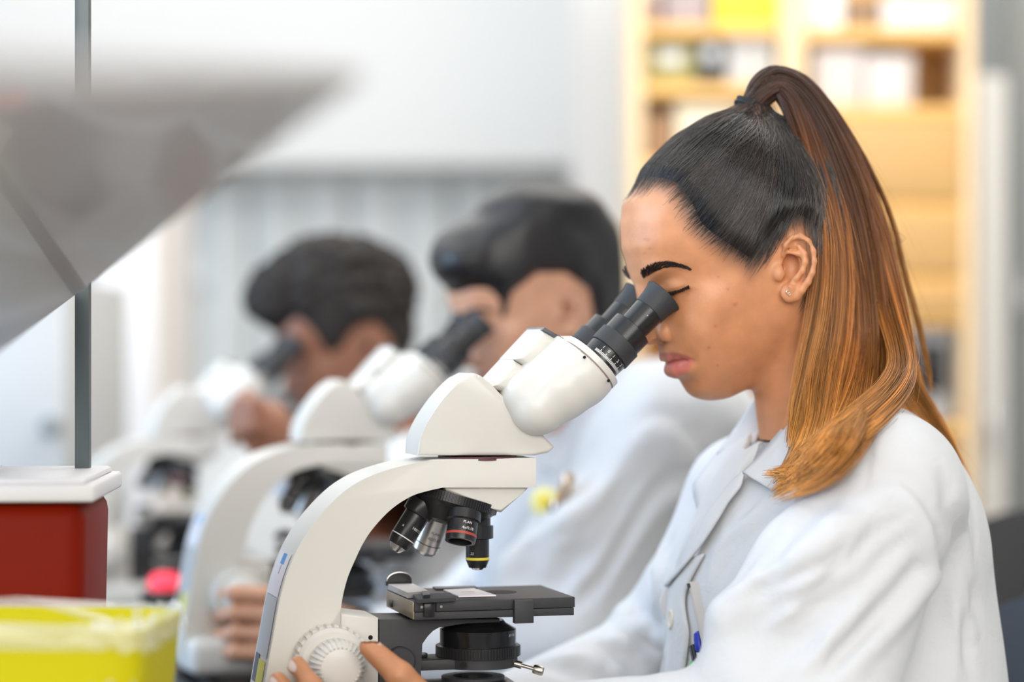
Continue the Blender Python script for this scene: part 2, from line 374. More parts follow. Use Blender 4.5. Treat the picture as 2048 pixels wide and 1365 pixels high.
def skin_colors(V, base, lip, rng_spots=True):
    C = np.tile(np.array(base), (len(V), 1)); x, z = V[:, 0], V[:, 2]
    for poly, lk in ((UPLIP, .70), (LOLIP, 1)):
        m = smst(poly_sd(poly, x, z), -.0016, .0008) * (np.abs(V[:, 1]) < .034) * (x < .02)
        C = C * (1 - m[:, None]) + np.array(lip) * lk * m[:, None]
    if rng_spots:
        for px, py, wv, r, k in [(1301,479,43,1.5,.84),(1293,478,38,1.1,.88),(1303,497,42,1.0,.86),(1298,506,41,1.0,.88),(1453,579,60,1.3,.8),(1467,609,58,2.2,.75),(1430,653,55,1.6,.82),(1420,696,50,1.5,.75),(1441,731,47,1.1,.8),(1437,554,62,1.0,.85),(1466,605,58,1.2,1.25)]:
            p = WF.p(px, py, -wv / 1000); d2 = (x - p[0]) ** 2 + (z - p[2]) ** 2; m = np.exp(-d2 / (r * .001) ** 2) * (V[:, 1] < 0)
            C = C * (1 - m[:, None] * (1 - np.array((1, .85, .85)) * k))
    return C
# ------------------------------------------------------------------ hair: a scalp cap, strands lying on it, the ponytail
HAIRLINE = [(1258,396),(1268,390),(1290,384),(1309,379),(1330,388),(1352,412),(1370,438),(1386,464),(1412,488),(1445,512),(1480,535),(1508,556),(1522,545),(1545,518),(1562,486),(1580,464),(1606,460),(1630,478),(1641,515),(1638,560),(1622,600),(1612,650)]
def cap_w(px): return 20 + 55 * smst(px, 1262, 1400)
HPOLY = [tuple(WF.p(x, y, -cap_w(x) / 1000)[[0, 2]]) for x, y in HAIRLINE] + [tuple(WF.p(x, y, 0)[[0, 2]]) for x, y in [(1760, 660), (1790, 300), (1500, 100), (1240, 240), (1235, 400)]]
TIE = WF.p(1506, 222, 0)
def hair_field():
    g = Sculpt(HG.lo, HG.lo + HG.h * (HG.n - 1), HG.h)
    sd = poly_sd(HPOLY, g.ax[0][:, None], g.ax[2][None, :]).astype(np.float32)
    g.sd = sd
    t = -.004 + .0085 * smst(sd, .003, .024)
    sk = HG.F
    g.F = (sk - t[:, None, :]).astype(np.float32)
    g.cone(WF.p(1506, 252, 0), WF.p(1506, 226, 0), .026, .0115, k=.016)
    g.U = np.minimum(g.F, HG.F); return g
CG = hair_field()
HC = WF.p(1480, 430, 0)
def on_cap(p, off, it=16):
    """slides points along rays from the middle of the skull until they lie off above the cap"""
    d = p - HC; d /= np.linalg.norm(d, axis=1)[:, None]; lo = np.full(len(p), .03); hi = np.full(len(p), .16)
    for _ in range(it):
        m = (lo + hi) / 2; ins = CG.sample(HC + d * m[:, None], CG.U) < off; lo = np.where(ins, m, lo); hi = np.where(ins, hi, m)
    return HC + d * lo[:, None]
def strands(n=14000, m=15):
    pts = []
    u0, u1, z0, z1 = HG.lo[0], .12, 1.13, 1.33
    while sum(len(a) for a in pts) < n:
        p = RNG.uniform((u0, -.09, z0), (u1, .09, z1), (60000, 3)); f = CG.sample(p, CG.U); G = CG.grad(p, .002, CG.U); p = p - G * f[:, None] / np.maximum((G * G).sum(1), .05)[:, None]
        sd = poly_sd(HPOLY, p[:, 0], p[:, 2]); ok = (RNG.random(len(p)) < smst(sd, -.011, .010) ** 1.7) & (np.abs(CG.sample(p, CG.U)) < .002)
        near = np.exp(-np.maximum(sd, 0) / .020)      # more roots along the hairline, as combed-back hair has
        ok &= (RNG.random(len(p)) < .28 + .72 * near) & (p[:, 2] < TIE[2] - .006) & ((p[:, 1] < .03) | (RNG.random(len(p)) < .4))
        pts.append(p[ok][:1500])
    p0 = np.concatenate(pts)[:n]; n = len(p0)
    end = TIE + RNG.normal(0, .006, (n, 3)) * (1, 1, .3)
    nc = 520; cd_ = RNG.normal(0, 1, (nc, 3)); cd_ /= np.linalg.norm(cd_, axis=1)[:, None]; dr = p0 - HC; dr /= np.linalg.norm(dr, axis=1)[:, None]; cl = (dr @ cd_.T).argmax(1)   # locks
    off = RNG.gamma(2.0, .00030, n) + RNG.uniform(0, .0016, nc)[cl]; jit = RNG.normal(0, .0016, (n, 3)) + RNG.normal(0, .0022, (nc, 3))[cl]; Pn = np.zeros((n, m, 3)); Pn[:, 0] = p0
    for k in range(1, m):
        t = k / (m - 1); d0 = p0 - HC; d1 = end - HC; r0 = np.linalg.norm(d0, axis=1)[:, None]; d0 = d0 / r0; d1 = d1 / np.linalg.norm(d1, axis=1)[:, None]
        om = np.arccos(np.clip((d0 * d1).sum(1), -1, .9999))[:, None]; q = HC + .1 * (np.sin((1 - t) * om) * d0 + np.sin(t * om) * d1) / np.sin(om); mid = np.sin(PI * t)
        q = q + jit * mid; sag = np.array((.044, 0, -.030)) * (mid * (1 - .5 * t)) * np.clip((.05 - p0[:, :1]) / .09, 0, 1)      # combed back before it turns up to the tie
        Pn[:, k] = on_cap(q + sag, off * (.3 + mid))
    return Pn, np.clip(RNG.random(nc)[cl] * .6 + RNG.random(n) * .4, 0, 1)
def curves(name, Pn, r0, r1, mt, parent, sizes=None, taper=None, tone=None):
    n, m, _ = Pn.shape; hc = bpy.data.hair_curves.new(name); hc.add_curves([m] * n)
    hc.attributes['position'].data.foreach_set('vector', Pn.astype(np.float32).ravel())
    rad = np.linspace(r0, r1, m)[None, :].repeat(n, 0) if taper is None else taper
    ra = hc.attributes.get('radius') or hc.attributes.new('radius', 'FLOAT', 'POINT')
    ra.data.foreach_set('value', rad.astype(np.float32).ravel())
    ta = hc.attributes.new('tone', 'FLOAT', 'CURVE'); ta.data.foreach_set('value', (RNG.random(n) if tone is None else tone).astype(np.float32))
    hc.materials.append(mt); o = bpy.data.objects.new(name, hc); S.collection.objects.link(o); o.parent = parent; o['kind'] = 'stuff'; return o
def hair_mat(name, stops, rough=.35, spec=.5, var=.35, power=1.0, top=None):
    m, nt, b = nodes(name); N, L = nt.nodes, nt.links
    hi = N.new('ShaderNodeHairInfo'); tn_ = N.new('ShaderNodeAttribute'); tn_.attribute_name = 'tone'; cr = N.new('ShaderNodeValToRGB'); e = cr.color_ramp.elements
    e[0].position, e[0].color = stops[0][0], (*stops[0][1], 1); e[1].position, e[1].color = stops[-1][0], (*stops[-1][1], 1)
    for p, c in stops[1:-1]:
        x = e.new(p); x.color = (*c, 1)
    ad = N.new('ShaderNodeMath'); ad.operation = 'MULTIPLY_ADD'; L.new(hi.outputs['Random'], ad.inputs[0]); ad.inputs[1].default_value = .22; L.new(hi.outputs['Intercept'], ad.inputs[2])
    sb = N.new('ShaderNodeMath'); sb.operation = 'SUBTRACT'; sb.inputs[1].default_value = .11; L.new(ad.outputs[0], sb.inputs[0]); L.new(sb.outputs[0], cr.inputs[0])
    mr = N.new('ShaderNodeMapRange'); mr.inputs[3].default_value = 1 - var; mr.inputs[4].default_value = top or 1 + var; L.new(hi.outputs['Random'], mr.inputs[0])
    pw = N.new('ShaderNodeMath'); pw.operation = 'POWER'; pw.inputs[1].default_value = power; L.new(tn_.outputs['Fac'], pw.inputs[0]); L.new(pw.outputs[0], mr.inputs[0])
    hs = N.new('ShaderNodeHueSaturation'); L.new(mr.outputs[0], hs.inputs['Value']); L.new(cr.outputs[0], hs.inputs['Color']); L.new(hs.outputs[0], b.inputs['Base Color'])
    b.inputs['Roughness'].default_value = rough; b.inputs['Specular IOR Level'].default_value = spec; return m
M_DARKHAIR = hair_mat('dark_hair', [(0, (.014, .010, .008)), (.6, (.018, .012, .009)), (1, (.07, .036, .02))], .25, .75, .5, 4.0, 7.0)
M_OMBRE = hair_mat('ombre_hair', [(0, (.05, .022, .013)), (.2, (.12, .045, .020)), (.38, (.28, .095, .026)), (.58, (.52, .19, .040)), (1, (.80, .36, .08))], .34, .45, .80, 1.6, 1.75)
M_CAP = mat('scalp_hair', (.014, .010, .009), .5, bump=.3, scale=300)
# ponytail locks: guide lines (picture position, sideways offset in mm towards the camera), width in mm, share of strands
LOCKS = [
 ([(1506,206,0),(1520,166,-2),(1556,150,-2),(1612,178,0),(1672,262,6),(1722,372,10),(1760,480,14),(1785,600,14),(1800,700,12),(1806,790,8)], (9,8,9,10,13,15,16,17,16,10), 900),
 ([(1510,206,2),(1528,172,4),(1562,160,8),(1606,196,16),(1652,282,24),(1692,400,30),(1716,520,34),(1728,640,36),(1724,740,40),(1702,838,54),(1640,922,70),(1546,988,76)], (9,8,9,11,14,17,18,19,21,22,20,8), 1700),
 ([(1512,208,4),(1532,182,8),(1564,176,14),(1596,224,24),(1628,320,36),(1656,430,46),(1666,540,52),(1660,650,56),(1642,750,58),(1622,870,64),(1556,980,68)], (9,8,9,10,12,14,15,16,16,13,6), 1500),
 ([(1512,210,5),(1536,188,10),(1566,186,16),(1590,236,28),(1616,330,42),(1640,440,54),(1644,540,60),(1632,640,62),(1612,730,62),(1592,820,60),(1578,895,60)], (8,8,8,8,9,9,9,10,9,7,3), 800),
 ([(1508,206,0),(1524,170,0),(1560,156,2),(1616,196,8),(1676,300,14),(1716,420,18),(1744,540,18),(1764,660,16),(1796,760,12),(1850,840,6),(1902,925,4),(1942,1010,0)], (9,8,9,11,14,16,16,16,14,12,9,5), 1300),
 ([(1508,206,-4),(1524,168,-6),(1562,152,-8),(1622,184,-8),(1686,290,-8),(1736,420,-8),(1770,540,-8),(1800,680,-10),(1836,790,-6),(1880,870,-2)], (9,8,9,10,13,15,14,12,9,5), 700),
 ([(1510,208,2),(1530,176,4),(1564,166,8),(1606,206,16),(1650,300,26),(1690,430,32),(1716,560,36),(1720,680,40),(1696,780,50),(1654,868,62),(1598,935,72),(1528,948,78)], (9,8,9,10,12,14,14,14,13,10,6,3), 700),
 ([(1508,206,0),(1524,168,0),(1562,154,0),(1620,190,6),(1682,290,14),(1730,420,22),(1764,540,28),(1788,640,44),(1800,720,76),(1786,782,118),(1716,848,122),(1634,906,110),(1552,962,96)], (9,8,9,10,12,14,14,14,14,15,16,13,5), 1000),
 ([(1510,208,0),(1530,170,0),(1570,152,0),(1640,190,0),(1716,300,0),(1778,430,0),(1806,540,0),(1836,650,0),(1856,740,0),(1862,790,0)], (7,6,6,5,4,3,2.5,2.5,2.5,2), 90),
]
def ponytail(m=26):
    out, tones = [], []
    for g, wd, n in LOCKS:
        C = np.array([WF.p(x, y, -w / 1000) for x, y, w in g]); C = rc(C, 6); W = rc(np.array(wd, float)[:, None], 6)[:, 0] / 1000
        t = np.linspace(0, 1, len(C)); tt = np.linspace(0, 1, m); C = np.stack([np.interp(tt, t, C[:, i]) for i in range(3)], 1); W = np.interp(tt, t, W)
        T = np.gradient(C, axis=0); T /= np.linalg.norm(T, axis=1)[:, None]; side = np.array((0, 1, 0.)); N1 = np.cross(T, side); N1 /= np.linalg.norm(N1, axis=1)[:, None]; N2 = np.cross(T, N1)
        k = max(1, n // 38); cl = RNG.normal(0, .52, (k, 2)); ci = RNG.integers(0, k, n)      # strands gather in locks
        a = cl[ci] + RNG.normal(0, .16, (n, 2)); a /= np.maximum(1, np.linalg.norm(a, axis=1) / 1.15)[:, None]
        tip = RNG.uniform(.74, 1.0, n) ** .8; s = np.linspace(0, 1, m)[None] * tip[:, None]; f = s * (m - 1); i = np.minimum(f.astype(int), m - 2); fr = (f - i)[..., None]
        L = lambda A: A[i] * (1 - fr) + A[i + 1] * fr
        c, n1, n2 = L(C), L(N1), L(N2); ww = np.interp(s, np.linspace(0, 1, m), W)[..., None]
        wob = 1 + .10 * np.sin(s * RNG.uniform(4, 9, n)[:, None] + RNG.uniform(0, 6, n)[:, None])[..., None]
        Pn = c + ww * wob * (n1 * a[:, None, :1] + n2 * a[:, None, 1:] * .75)
        Pn += RNG.normal(0, .0004, Pn.shape).cumsum(1) * np.linspace(0, 1, m)[None, :, None] * .5
        out.append(Pn); tones.append(np.clip(RNG.random(k)[ci] * .62 + RNG.random(n) * .38, 0, 1))
    return np.concatenate(out), np.concatenate(tones)
def fly_aways(n=340, m=12):
    base = PONY[RNG.integers(0, len(PONY), n)]; k = RNG.integers(4, 15, n); out = np.zeros((n, m, 3))
    for i in range(n):
        q = base[i, k[i]:k[i] + 12]; q = q[:m] if len(q) >= m else np.vstack([q, q[-1:] + np.cumsum(np.tile(q[-1] - q[-2], (m - len(q), 1)), 0)])
        d = RNG.normal(0, 1, 3) * (1, .7, .5); d[0] += .9; d /= np.linalg.norm(d); t = np.linspace(0, 1, m)[:, None]
        out[i] = q + d * t ** 1.6 * RNG.uniform(.008, .032) + RNG.normal(0, 1, 3) * np.sin(t * 5) * .0022
    return out
PONY, PONY_TONE = ponytail()
HAIR, HAIR_TONE = strands()
# ------------------------------------------------------------------ clothes, hands and limbs of the seated woman (same frame)
B = lambda px, py, w=0.0: WF.p(px, py, -w / 1000)
CAML = np.array((-(WF.o.x * WF.c + WF.o.y * WF.s), WF.o.x * WF.s - WF.o.y * WF.c, CZ))   # the viewpoint in her frame
def snap(g, pts, push=0.0):
    """points of a surface as seen from the photograph's side: used to lay folds and seams on a garment"""
    out = []
    for px, py in pts:
        q = B(px, py, 0); d = q - CAML; L = np.linalg.norm(d); d /= L; t = np.linspace(L - .34, L + .3, 420); s = CAML + d * t[:, None]
        ok = ((s > g.lo) & (s < g.lo + g.h * (g.n - 1))).all(1); f = np.where(ok, g.sample(s), 1); i = int(np.argmax(f < 0)) if (f < 0).any() else int(np.argmin(f))
        out.append(s[i] + d * push)
    return np.array(out)
SH_N = B(1766, 992, 158); SH_F = SH_N * (1, -1, 1) + np.array((.012, -.01, -.03))
ELB_N = B(1606, 1474, 215); WR_N = B(905, 1497, 118)
ELB_F = B(1325, 1322, -235); WR_F = B(1010, 1446, -120)
def build_coat(h, detail=True):
    g = Sculpt((-.33, -.335, .44), (.32, .335, 1.19), h)
    g.ell(B(1706, 1060, 0), (.094, .145, .098), k=.03)
    g.ell(B(1664, 1265, 0), (.140, .155, .205), k=.05)
    g.ell(B(1690, 1560, 0), (.140, .165, .220), k=.05)
    g.ell(B(1690, 1850, 0), (.150, .195, .170), k=.05)
    for s in (1, -1):
        sh = SH_N * (1, s, 1); m = (1, s, 1)
        if s < 0: g.cone(B(1700, 965, 40) * m, B(1730, 1020, 135) * m, .034, .048, k=.03)
        else: g.cone(B(1690, 925, 40) * m, B(1762, 982, 150) * m, .040, .058, k=.03)
        g.cone(B(1750, 940, 45) * m, B(1808, 1080, 80) * m, .044, .048, k=.04)
        g.cone(B(1700, 1860, 85) * m, B(1250, 1840, 100) * m, .098, .085, k=.05)      # skirt of the coat on the thighs
    g.T = g.F.copy()
    g.cone(SH_N, ELB_N, .057, .064, k=.05)
    g.chain([B(1775, 1015, 183), B(1616, 1126, 205), B(1474, 1244, 205)], [.036, .032, .020], k=.04)
    g.chain([B(1472, 1248, 205), B(1486, 1345, 212), B(1510, 1440, 215)], [.018, .022, .040], k=.025)
    g.cone(B(1650, 1180, 190), B(1516, 1330, 212), .050, .034, k=.03)
    g.cone(ELB_N, WR_N, .062, .043, k=.025)
    g.cone(SH_F, ELB_F, .066, .058, k=.03); g.cone(ELB_F, WR_F, .056, .042, k=.025)
    g.cone(B(1470, 1010, -120), B(1400, 1180, -120), .03, .05, k=.05)
    # neck opening
    F = g.F
    for g.F in (g.T, F):
        g.cone(B(1612, 790, 0), B(1622, 900, 0), .0545, .052, k=.008, mode='cut'); g.cone(B(1530, 872, 0), B(1494, 955, 2), .013, .006, k=.006, mode='cut'); g.cone(B(1528, 868, 34), B(1499, 944, 30), .016, .007, k=.005, mode='cut'); g.cone(B(1530, 872, 52), B(1505, 935, 50), .016, .008, k=.005, mode='cut')
    g.cone(WR_N + (WR_N - ELB_N) * .02, WR_N + (WR_N - ELB_N) * .3, .038, .05, k=.004, mode='cut')
    folds = [
     ([(1739,968),(1804,962),(1842,990),(1874,1050),(1884,1120),(1880,1200),(1850,1290),(1822,1365)], .010, .0055),
     ([(1725,985),(1795,982),(1826,1010),(1852,1060),(1862,1130),(1855,1200)], .012, -.0055),
     ([(1886,1130),(1830,1195),(1760,1270),(1672,1365)], .010, -.010), ([(1850,1120),(1790,1200),(1720,1270),(1640,1345)], .011, .008),
     ([(1700,918),(1650,955),(1596,996)], .014, .006), ([(1690,985),(1630,1008),(1580,1052),(1540,1098),(1500,1150)], .014, .009),
     ([(1548,1000),(1500,1040),(1458,1075),(1432,1130),(1415,1196)], .009, -.0045), ([(1530,985),(1470,1060),(1440,1110),(1420,1160)], .006, .003), ([(1590,1010),(1530,1075),(1490,1130),(1450,1180)], .009, .0045),
     ([(1640,1052),(1680,1040),(1720,1048)], .010, -.003), ([(1800,1000),(1720,1050),(1640,1092),(1560,1130),(1440,1200)], .011, -.004),
     ([(1900,960),(1925,1060),(1935,1180),(1945,1300)], .013, -.0045), ([(1880,930),(1900,1020),(1906,1120)], .012, .004), ([(1950,1150),(1930,1250),(1920,1350)], .012, .0035),
     ([(1920,1080),(1890,1180),(1870,1280),(1860,1365)], .012, .006),
     ([(1735,838),(1742,880),(1736,930),(1730,975)], .0035, .0022),
     ([(1440,1260),(1490,1235),(1560,1190)], .016, .0045), ([(1700,1180),(1640,1240),(1580,1300)], .012, .004), ([(1740,1180),(1680,1260),(1620,1330)], .012, -.0035), ([(1640,1290),(1600,1330),(1560,1350)], .011, -.0035),
     ([(1310,1100),(1290,1180),(1262,1230)], .013, .007), ([(1300,1080),(1250,1150),(1222,1210)], .012, -.005), ([(1330,1130),(1310,1230),(1290,1290),(1250,1330)], .013, .007),
     ([(1225,1200),(1260,1250),(1300,1275),(1325,1285)], .011, -.0065), ([(1190,1290),(1230,1300),(1270,1340),(1290,1365)], .011, .006), ([(1210,1280),(1250,1290),(1300,1330)], .010, -.006),
     ([(1060,1330),(1120,1335),(1180,1360)], .012, .006), ([(1100,1320),(1160,1315),(1210,1340)], .010, -.004), ([(1350,1060),(1330,1100),(1320,1150)], .010, .004), ([(1400,1040),(1370,1100),(1350,1140)], .008, -.003),
    ]
    P0 = [snap(g, f[0]) for f in folds]
    for (f, wd, am), pp in zip(folds, P0): g.groove(pp, wd * .9, am * 1.55)
    rg = np.random.default_rng(11)
    for n_, (cx, cy), (sx, sy), (dx, dy), L, wd, am in ((26, (1680, 1190), (120, 110), (-.62, .78), (70, 150), (.004, .009), .0040), (16, (1560, 1200), (90, 50), (-.85, .5), (50, 120), (.004, .008), .0034), (14, (1920, 1180), (25, 130), (.12, 1), (80, 160), (.005, .009), .0036),
                                                 (12, (1250, 1250), (60, 90), (-.5, .85), (40, 90), (.005, .009), .0042), (10, (1480, 1100), (50, 60), (-.6, .8), (50, 100), (.004, .007), .0016)):
        for _ in range(n_):
            x, y = cx + rg.uniform(-sx, sx), cy + rg.uniform(-sy, sy); a = math.atan2(dy, dx) + rg.normal(0, .22); l = rg.uniform(*L); bend = rg.normal(0, .10) * l
            q = snap(g, [(x + math.cos(a) * l * t - math.sin(a) * bend * (1 - t * t), y + math.sin(a) * l * t + math.cos(a) * bend * (1 - t * t)) for t in (-1, -.5, 0, .5, 1)])
            if np.abs(np.diff(q, axis=0)).max() < .09: g.groove(q, rg.uniform(*wd), rg.choice((-1, 1)) * rg.uniform(.4, 1) * am)
    p = snap(g, [(1506, 1292)])[0]; g.dent(p, (.045, .03, .022), .012)
    return g
def laid(name, A, Bq, g, mt, parent, lift=(3, 3), th=.0016, n=40, m=9, bow=0.0):
    """a strip of cloth between two edges given by picture position, lying on the garment g; lift in mm at either edge"""
    A = rc(np.array(A, float), 8); Bq = rc(np.array(Bq, float), 8); t = np.linspace(0, 1, n)
    rs = lambda C: np.stack([np.interp(t, np.linspace(0, 1, len(C)), C[:, i]) for i in range(2)], 1)
    A, Bq = rs(A), rs(Bq); G = np.zeros((n, m, 2))
    for j in range(m): G[:, j] = A * (1 - j / (m - 1)) + Bq * j / (m - 1)
    Pn = snap(g, [tuple(q) for q in G.reshape(-1, 2)]); G3 = Pn.reshape(n, m, 3)
    for _ in range(3): G3[1:-1] = .5 * G3[1:-1] + .25 * (G3[:-2] + G3[2:])
    Nn = g.grad(G3.reshape(-1, 3), .006); Nn /= np.maximum(np.linalg.norm(Nn, axis=1)[:, None], 1e-6); Nn = Nn.reshape(n, m, 3)
    s = np.linspace(0, 1, m)[None, :, None]; G3 = G3 + Nn * (lift[0] * (1 - s) + lift[1] * s + bow * np.sin(PI * s)) / 1000
    bm = bmesh.new(); vs = [[bm.verts.new(p) for p in row] for row in G3]
    for i in range(n - 1):
        for j in range(m - 1): bm.faces.new((vs[i][j], vs[i + 1][j], vs[i + 1][j + 1], vs[i][j + 1]))
    bmesh.ops.recalc_face_normals(bm, faces=bm.faces[:]); me = bpy.data.meshes.new(name); bm.to_mesh(me); bm.free()
    me.polygons.foreach_set('use_smooth', np.ones(len(me.polygons), bool)); o = link(name, me, mt, parent)
    md = o.modifiers.new('th', 'SOLIDIFY'); md.thickness = th; md.offset = 0; return o
def ruled(name, A, Bq, mt, parent, bulge=0.0, th=.0016, n=22, m=8, curl=0.0):
    A = rc(np.array([B(*p) for p in A]), 8); Bq = rc(np.array([B(*p) for p in Bq]), 8); t = np.linspace(0, 1, n)
    rs = lambda C: np.stack([np.interp(t, np.linspace(0, 1, len(C)), C[:, i]) for i in range(3)], 1)
    A, Bq = rs(A), rs(Bq); bm = bmesh.new(); G = []
    for i in range(n):
        row = []
        for j in range(m):
            s = j / (m - 1); p = A[i] * (1 - s) + Bq[i] * s; p = p + np.array((-.35, -1, .25)) * (bulge * math.sin(PI * s) + curl * s * s)
            row.append(bm.verts.new(p))
        G.append(row)
    for i in range(n - 1):
        for j in range(m - 1): bm.faces.new((G[i][j], G[i + 1][j], G[i + 1][j + 1], G[i][j + 1]))
    bmesh.ops.recalc_face_normals(bm, faces=bm.faces[:]); me = bpy.data.meshes.new(name); bm.to_mesh(me); bm.free()
    me.polygons.foreach_set('use_smooth', np.ones(len(me.polygons), bool)); o = link(name, me, mt, parent)
    md = o.modifiers.new('th', 'SOLIDIFY'); md.thickness = th; md.offset = 0; return o
def build_hand(h=.0013):
    """her near hand closing on the focus knob; returns mesh arrays and nail centres"""
    g = Sculpt(B(520, 1600, 175), B(1120, 1250, 20), h); N = []
    def finger(pts, r, nail):
        pts = [B(*p) for p in pts]; g.chain(pts, r, k=.004)
        a, b = pts[-2], pts[-1]; d = (b - a) / np.linalg.norm(b - a); nv = np.array(nail, float); nv -= d * (nv @ d); nv /= np.linalg.norm(nv); sd = np.cross(d, nv)
        c = b + nv * (r[-1] * .80) - d * .001; g.ell(c, (.0072, .0048, .0018), rot=[d, sd, nv], k=.0008); N.append((c, d, nv))
        if len(pts) > 3:
            for q in (1, 2): g.dent(pts[q] + nv * r[q], .004, -.0006)
    # palm below the knob
    g.ell(B(800, 1462, 92), (.044, .017, .030), rot=[(.95, 0, -.30), (0, 1, 0), (.30, 0, .95)], k=.012)
    g.cone(B(860, 1478, 95), WR_N, .026, .027, k=.015); g.cone(WR_N, WR_N * .6 + ELB_N * .4, .027, .033, k=.01)
    finger([(872, 1432, 108), (800, 1352, 106), (739, 1296, 92)], [.0150, .0112, .0086], (.45, -.55, .75))
    finger([(742, 1452, 104), (672, 1420, 112), (622, 1372, 104), (595, 1330, 90)], [.0100, .0092, .0082, .0070], (-.9, -.5, .1))
    finger([(746, 1482, 100), (662, 1462, 108), (598, 1414, 98), (556, 1362, 82)], [.0102, .0094, .0084, .0072], (-.9, -.5, .1))
    finger([(756, 1508, 94), (672, 1500, 100), (606, 1462, 92), (566, 1418, 78)], [.0098, .0088, .0080, .0068], (-.9, -.5, .1))
    finger([(776, 1526, 86), (706, 1530, 92), (650, 1506, 84), (612, 1474, 74)], [.0088, .0078, .0068, .0058], (-.9, -.5, .1))
    V, Q = g.mesh(smooth=2); return V, Q, N
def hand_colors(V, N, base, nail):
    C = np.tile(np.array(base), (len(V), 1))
    for c, d, nv in N:
        q = V - c; x = q @ d; y = q @ np.cross(d, nv); z = q @ nv
        m = smst(1 - np.sqrt((x / .0066) ** 2 + (y / .0044) ** 2), 0, .25) * (z > -.0016) * (np.abs(z) < .004); C = C * (1 - m[:, None]) + np.array(nail) * m[:, None]
    return C
def build_limbs(h=.006):
    g = Sculpt((-.62, -.33, .0), (.32, .33, 1.06), h)
    g.ell(B(1690, 1830, 0), (.12, .165, .13), k=.05); g.ell(B(1690, 1500, 0), (.10, .13, .20), k=.05); g.ell(B(1700, 1130, 0), (.080, .12, .11), k=.05)
    g.cone(B(1612, 960, 0), B(1700, 1100, 0), .05, .07, k=.03)
    for s in (1, -1):
        m = (1, s, 1); hip = B(1690, 1890, 85) * m; kn = np.array((hip[0] - .40, hip[1] * 1.15, .535)); an = np.array((kn[0] + .04, kn[1], .09))
        g.cone(hip, kn, .080, .058, k=.03); g.cone(kn, an, .054, .036, k=.01)
        g.cone(an + (0.02, 0, -.045), an + (-.15, 0, -.058), .036, .028, k=.02); g.cone(SH_N * m, SH_N * m + (.0, 0, -.02), .04, k=.03)
    g.cone(SH_N, ELB_N, .046, .040, k=.02); g.cone(ELB_N, WR_N * .93 + ELB_N * .07, .040, .028, k=.02)
    g.cone(SH_F, ELB_F, .046, .040, k=.02); g.cone(ELB_F, WR_F, .040, .028, k=.02)
    g.F = np.maximum(g.F, (.012 - g.ax[2])[None, None, :])
    return g
def far_hand():
    g = Sculpt(WR_F - (.21, .10, .09), WR_F + (.05, .12, .09), .0022); b = WR_F + np.array((-.075, .035, -.005))
    g.cone(WR_F, b, .027, .022, k=.01); g.ell(b, (.040, .030, .017), k=.012)
    for i, dv in enumerate((-.022, -.007, .008, .022)):
        k1 = b + (-.034, dv, .004); k2 = k1 + (-.030, -.004, .012); k3 = k2 + (-.018, -.012, -.012); g.chain([k1, k2, k3], [.0095, .0085, .007], k=.004)
    g.chain([b + (.01, -.026, .004), b + (-.022, -.042, .012), b + (-.048, -.046, .014)], [.012, .010, .008], k=.005)
    return g.mesh(smooth=2)
def build_shirt():
    g = Sculpt(B(1440, 1010, 80), B(1640, 850, -80), .0016); a = B(1555, 900, 0)
    g.cone(B(1622, 880, 0), B(1626, 980, 0), .0535, .056, k=.01); g.cone(B(1610, 915, 5), B(1500, 990, 10), .034, .016, k=.02); g.cone(B(1575, 905, 18), B(1506, 975, 20), .026, .012, k=.015)
    g.F = np.maximum(g.F, (g.ax[2] - B(1530, 884, 0)[2])[None, None, :]); g.F = np.maximum(g.F, (B(1500, 975, 0)[2] - g.ax[2])[None, None, :]); return g.mesh(smooth=2)
def cloth_mat(name, col, weave=900):
    m, nt, b = nodes(name); N, L = nt.nodes, nt.links; b.inputs['Base Color'].default_value = (*col, 1); b.inputs['Roughness'].default_value = .85
    b.inputs['Sheen Weight'].default_value = .15; b.inputs['Specular IOR Level'].default_value = .2
    tc = N.new('ShaderNodeTexCoord'); n = N.new('ShaderNodeTexNoise'); n.inputs['Scale'].default_value = 16; n.inputs['Detail'].default_value = 5; n.inputs['Roughness'].default_value = .55
    n2 = N.new('ShaderNodeTexNoise'); n2.inputs['Scale'].default_value = weave; L.new(tc.outputs['Object'], n.inputs['Vector']); L.new(tc.outputs['Object'], n2.inputs['Vector'])
    b1 = N.new('ShaderNodeBump'); b1.inputs['Strength'].default_value = .30; b1.inputs['Distance'].default_value = .012; L.new(n.outputs['Fac'], b1.inputs['Height'])
    n3 = N.new('ShaderNodeTexNoise'); n3.inputs['Scale'].default_value = 42; n3.inputs['Detail'].default_value = 3; n3.inputs['Distortion'].default_value = 1.2; L.new(tc.outputs['Object'], n3.inputs['Vector'])
    b3 = N.new('ShaderNodeBump'); b3.inputs['Strength'].default_value = .22; b3.inputs['Distance'].default_value = .005; L.new(n3.outputs['Fac'], b3.inputs['Height']); L.new(b1.outputs['Normal'], b3.inputs['Normal'])
    b2 = N.new('ShaderNodeBump'); b2.inputs['Strength'].default_value = .12; b2.inputs['Distance'].default_value = .0006; L.new(n2.outputs['Fac'], b2.inputs['Height'])
    L.new(b3.outputs['Normal'], b2.inputs['Normal']); L.new(b2.outputs['Normal'], b.inputs['Normal']); return m
M_COAT = cloth_mat('white_cotton', (.605, .61, .625))
M_TROUSERS = cloth_mat('dark_trousers', (.03, .033, .045))
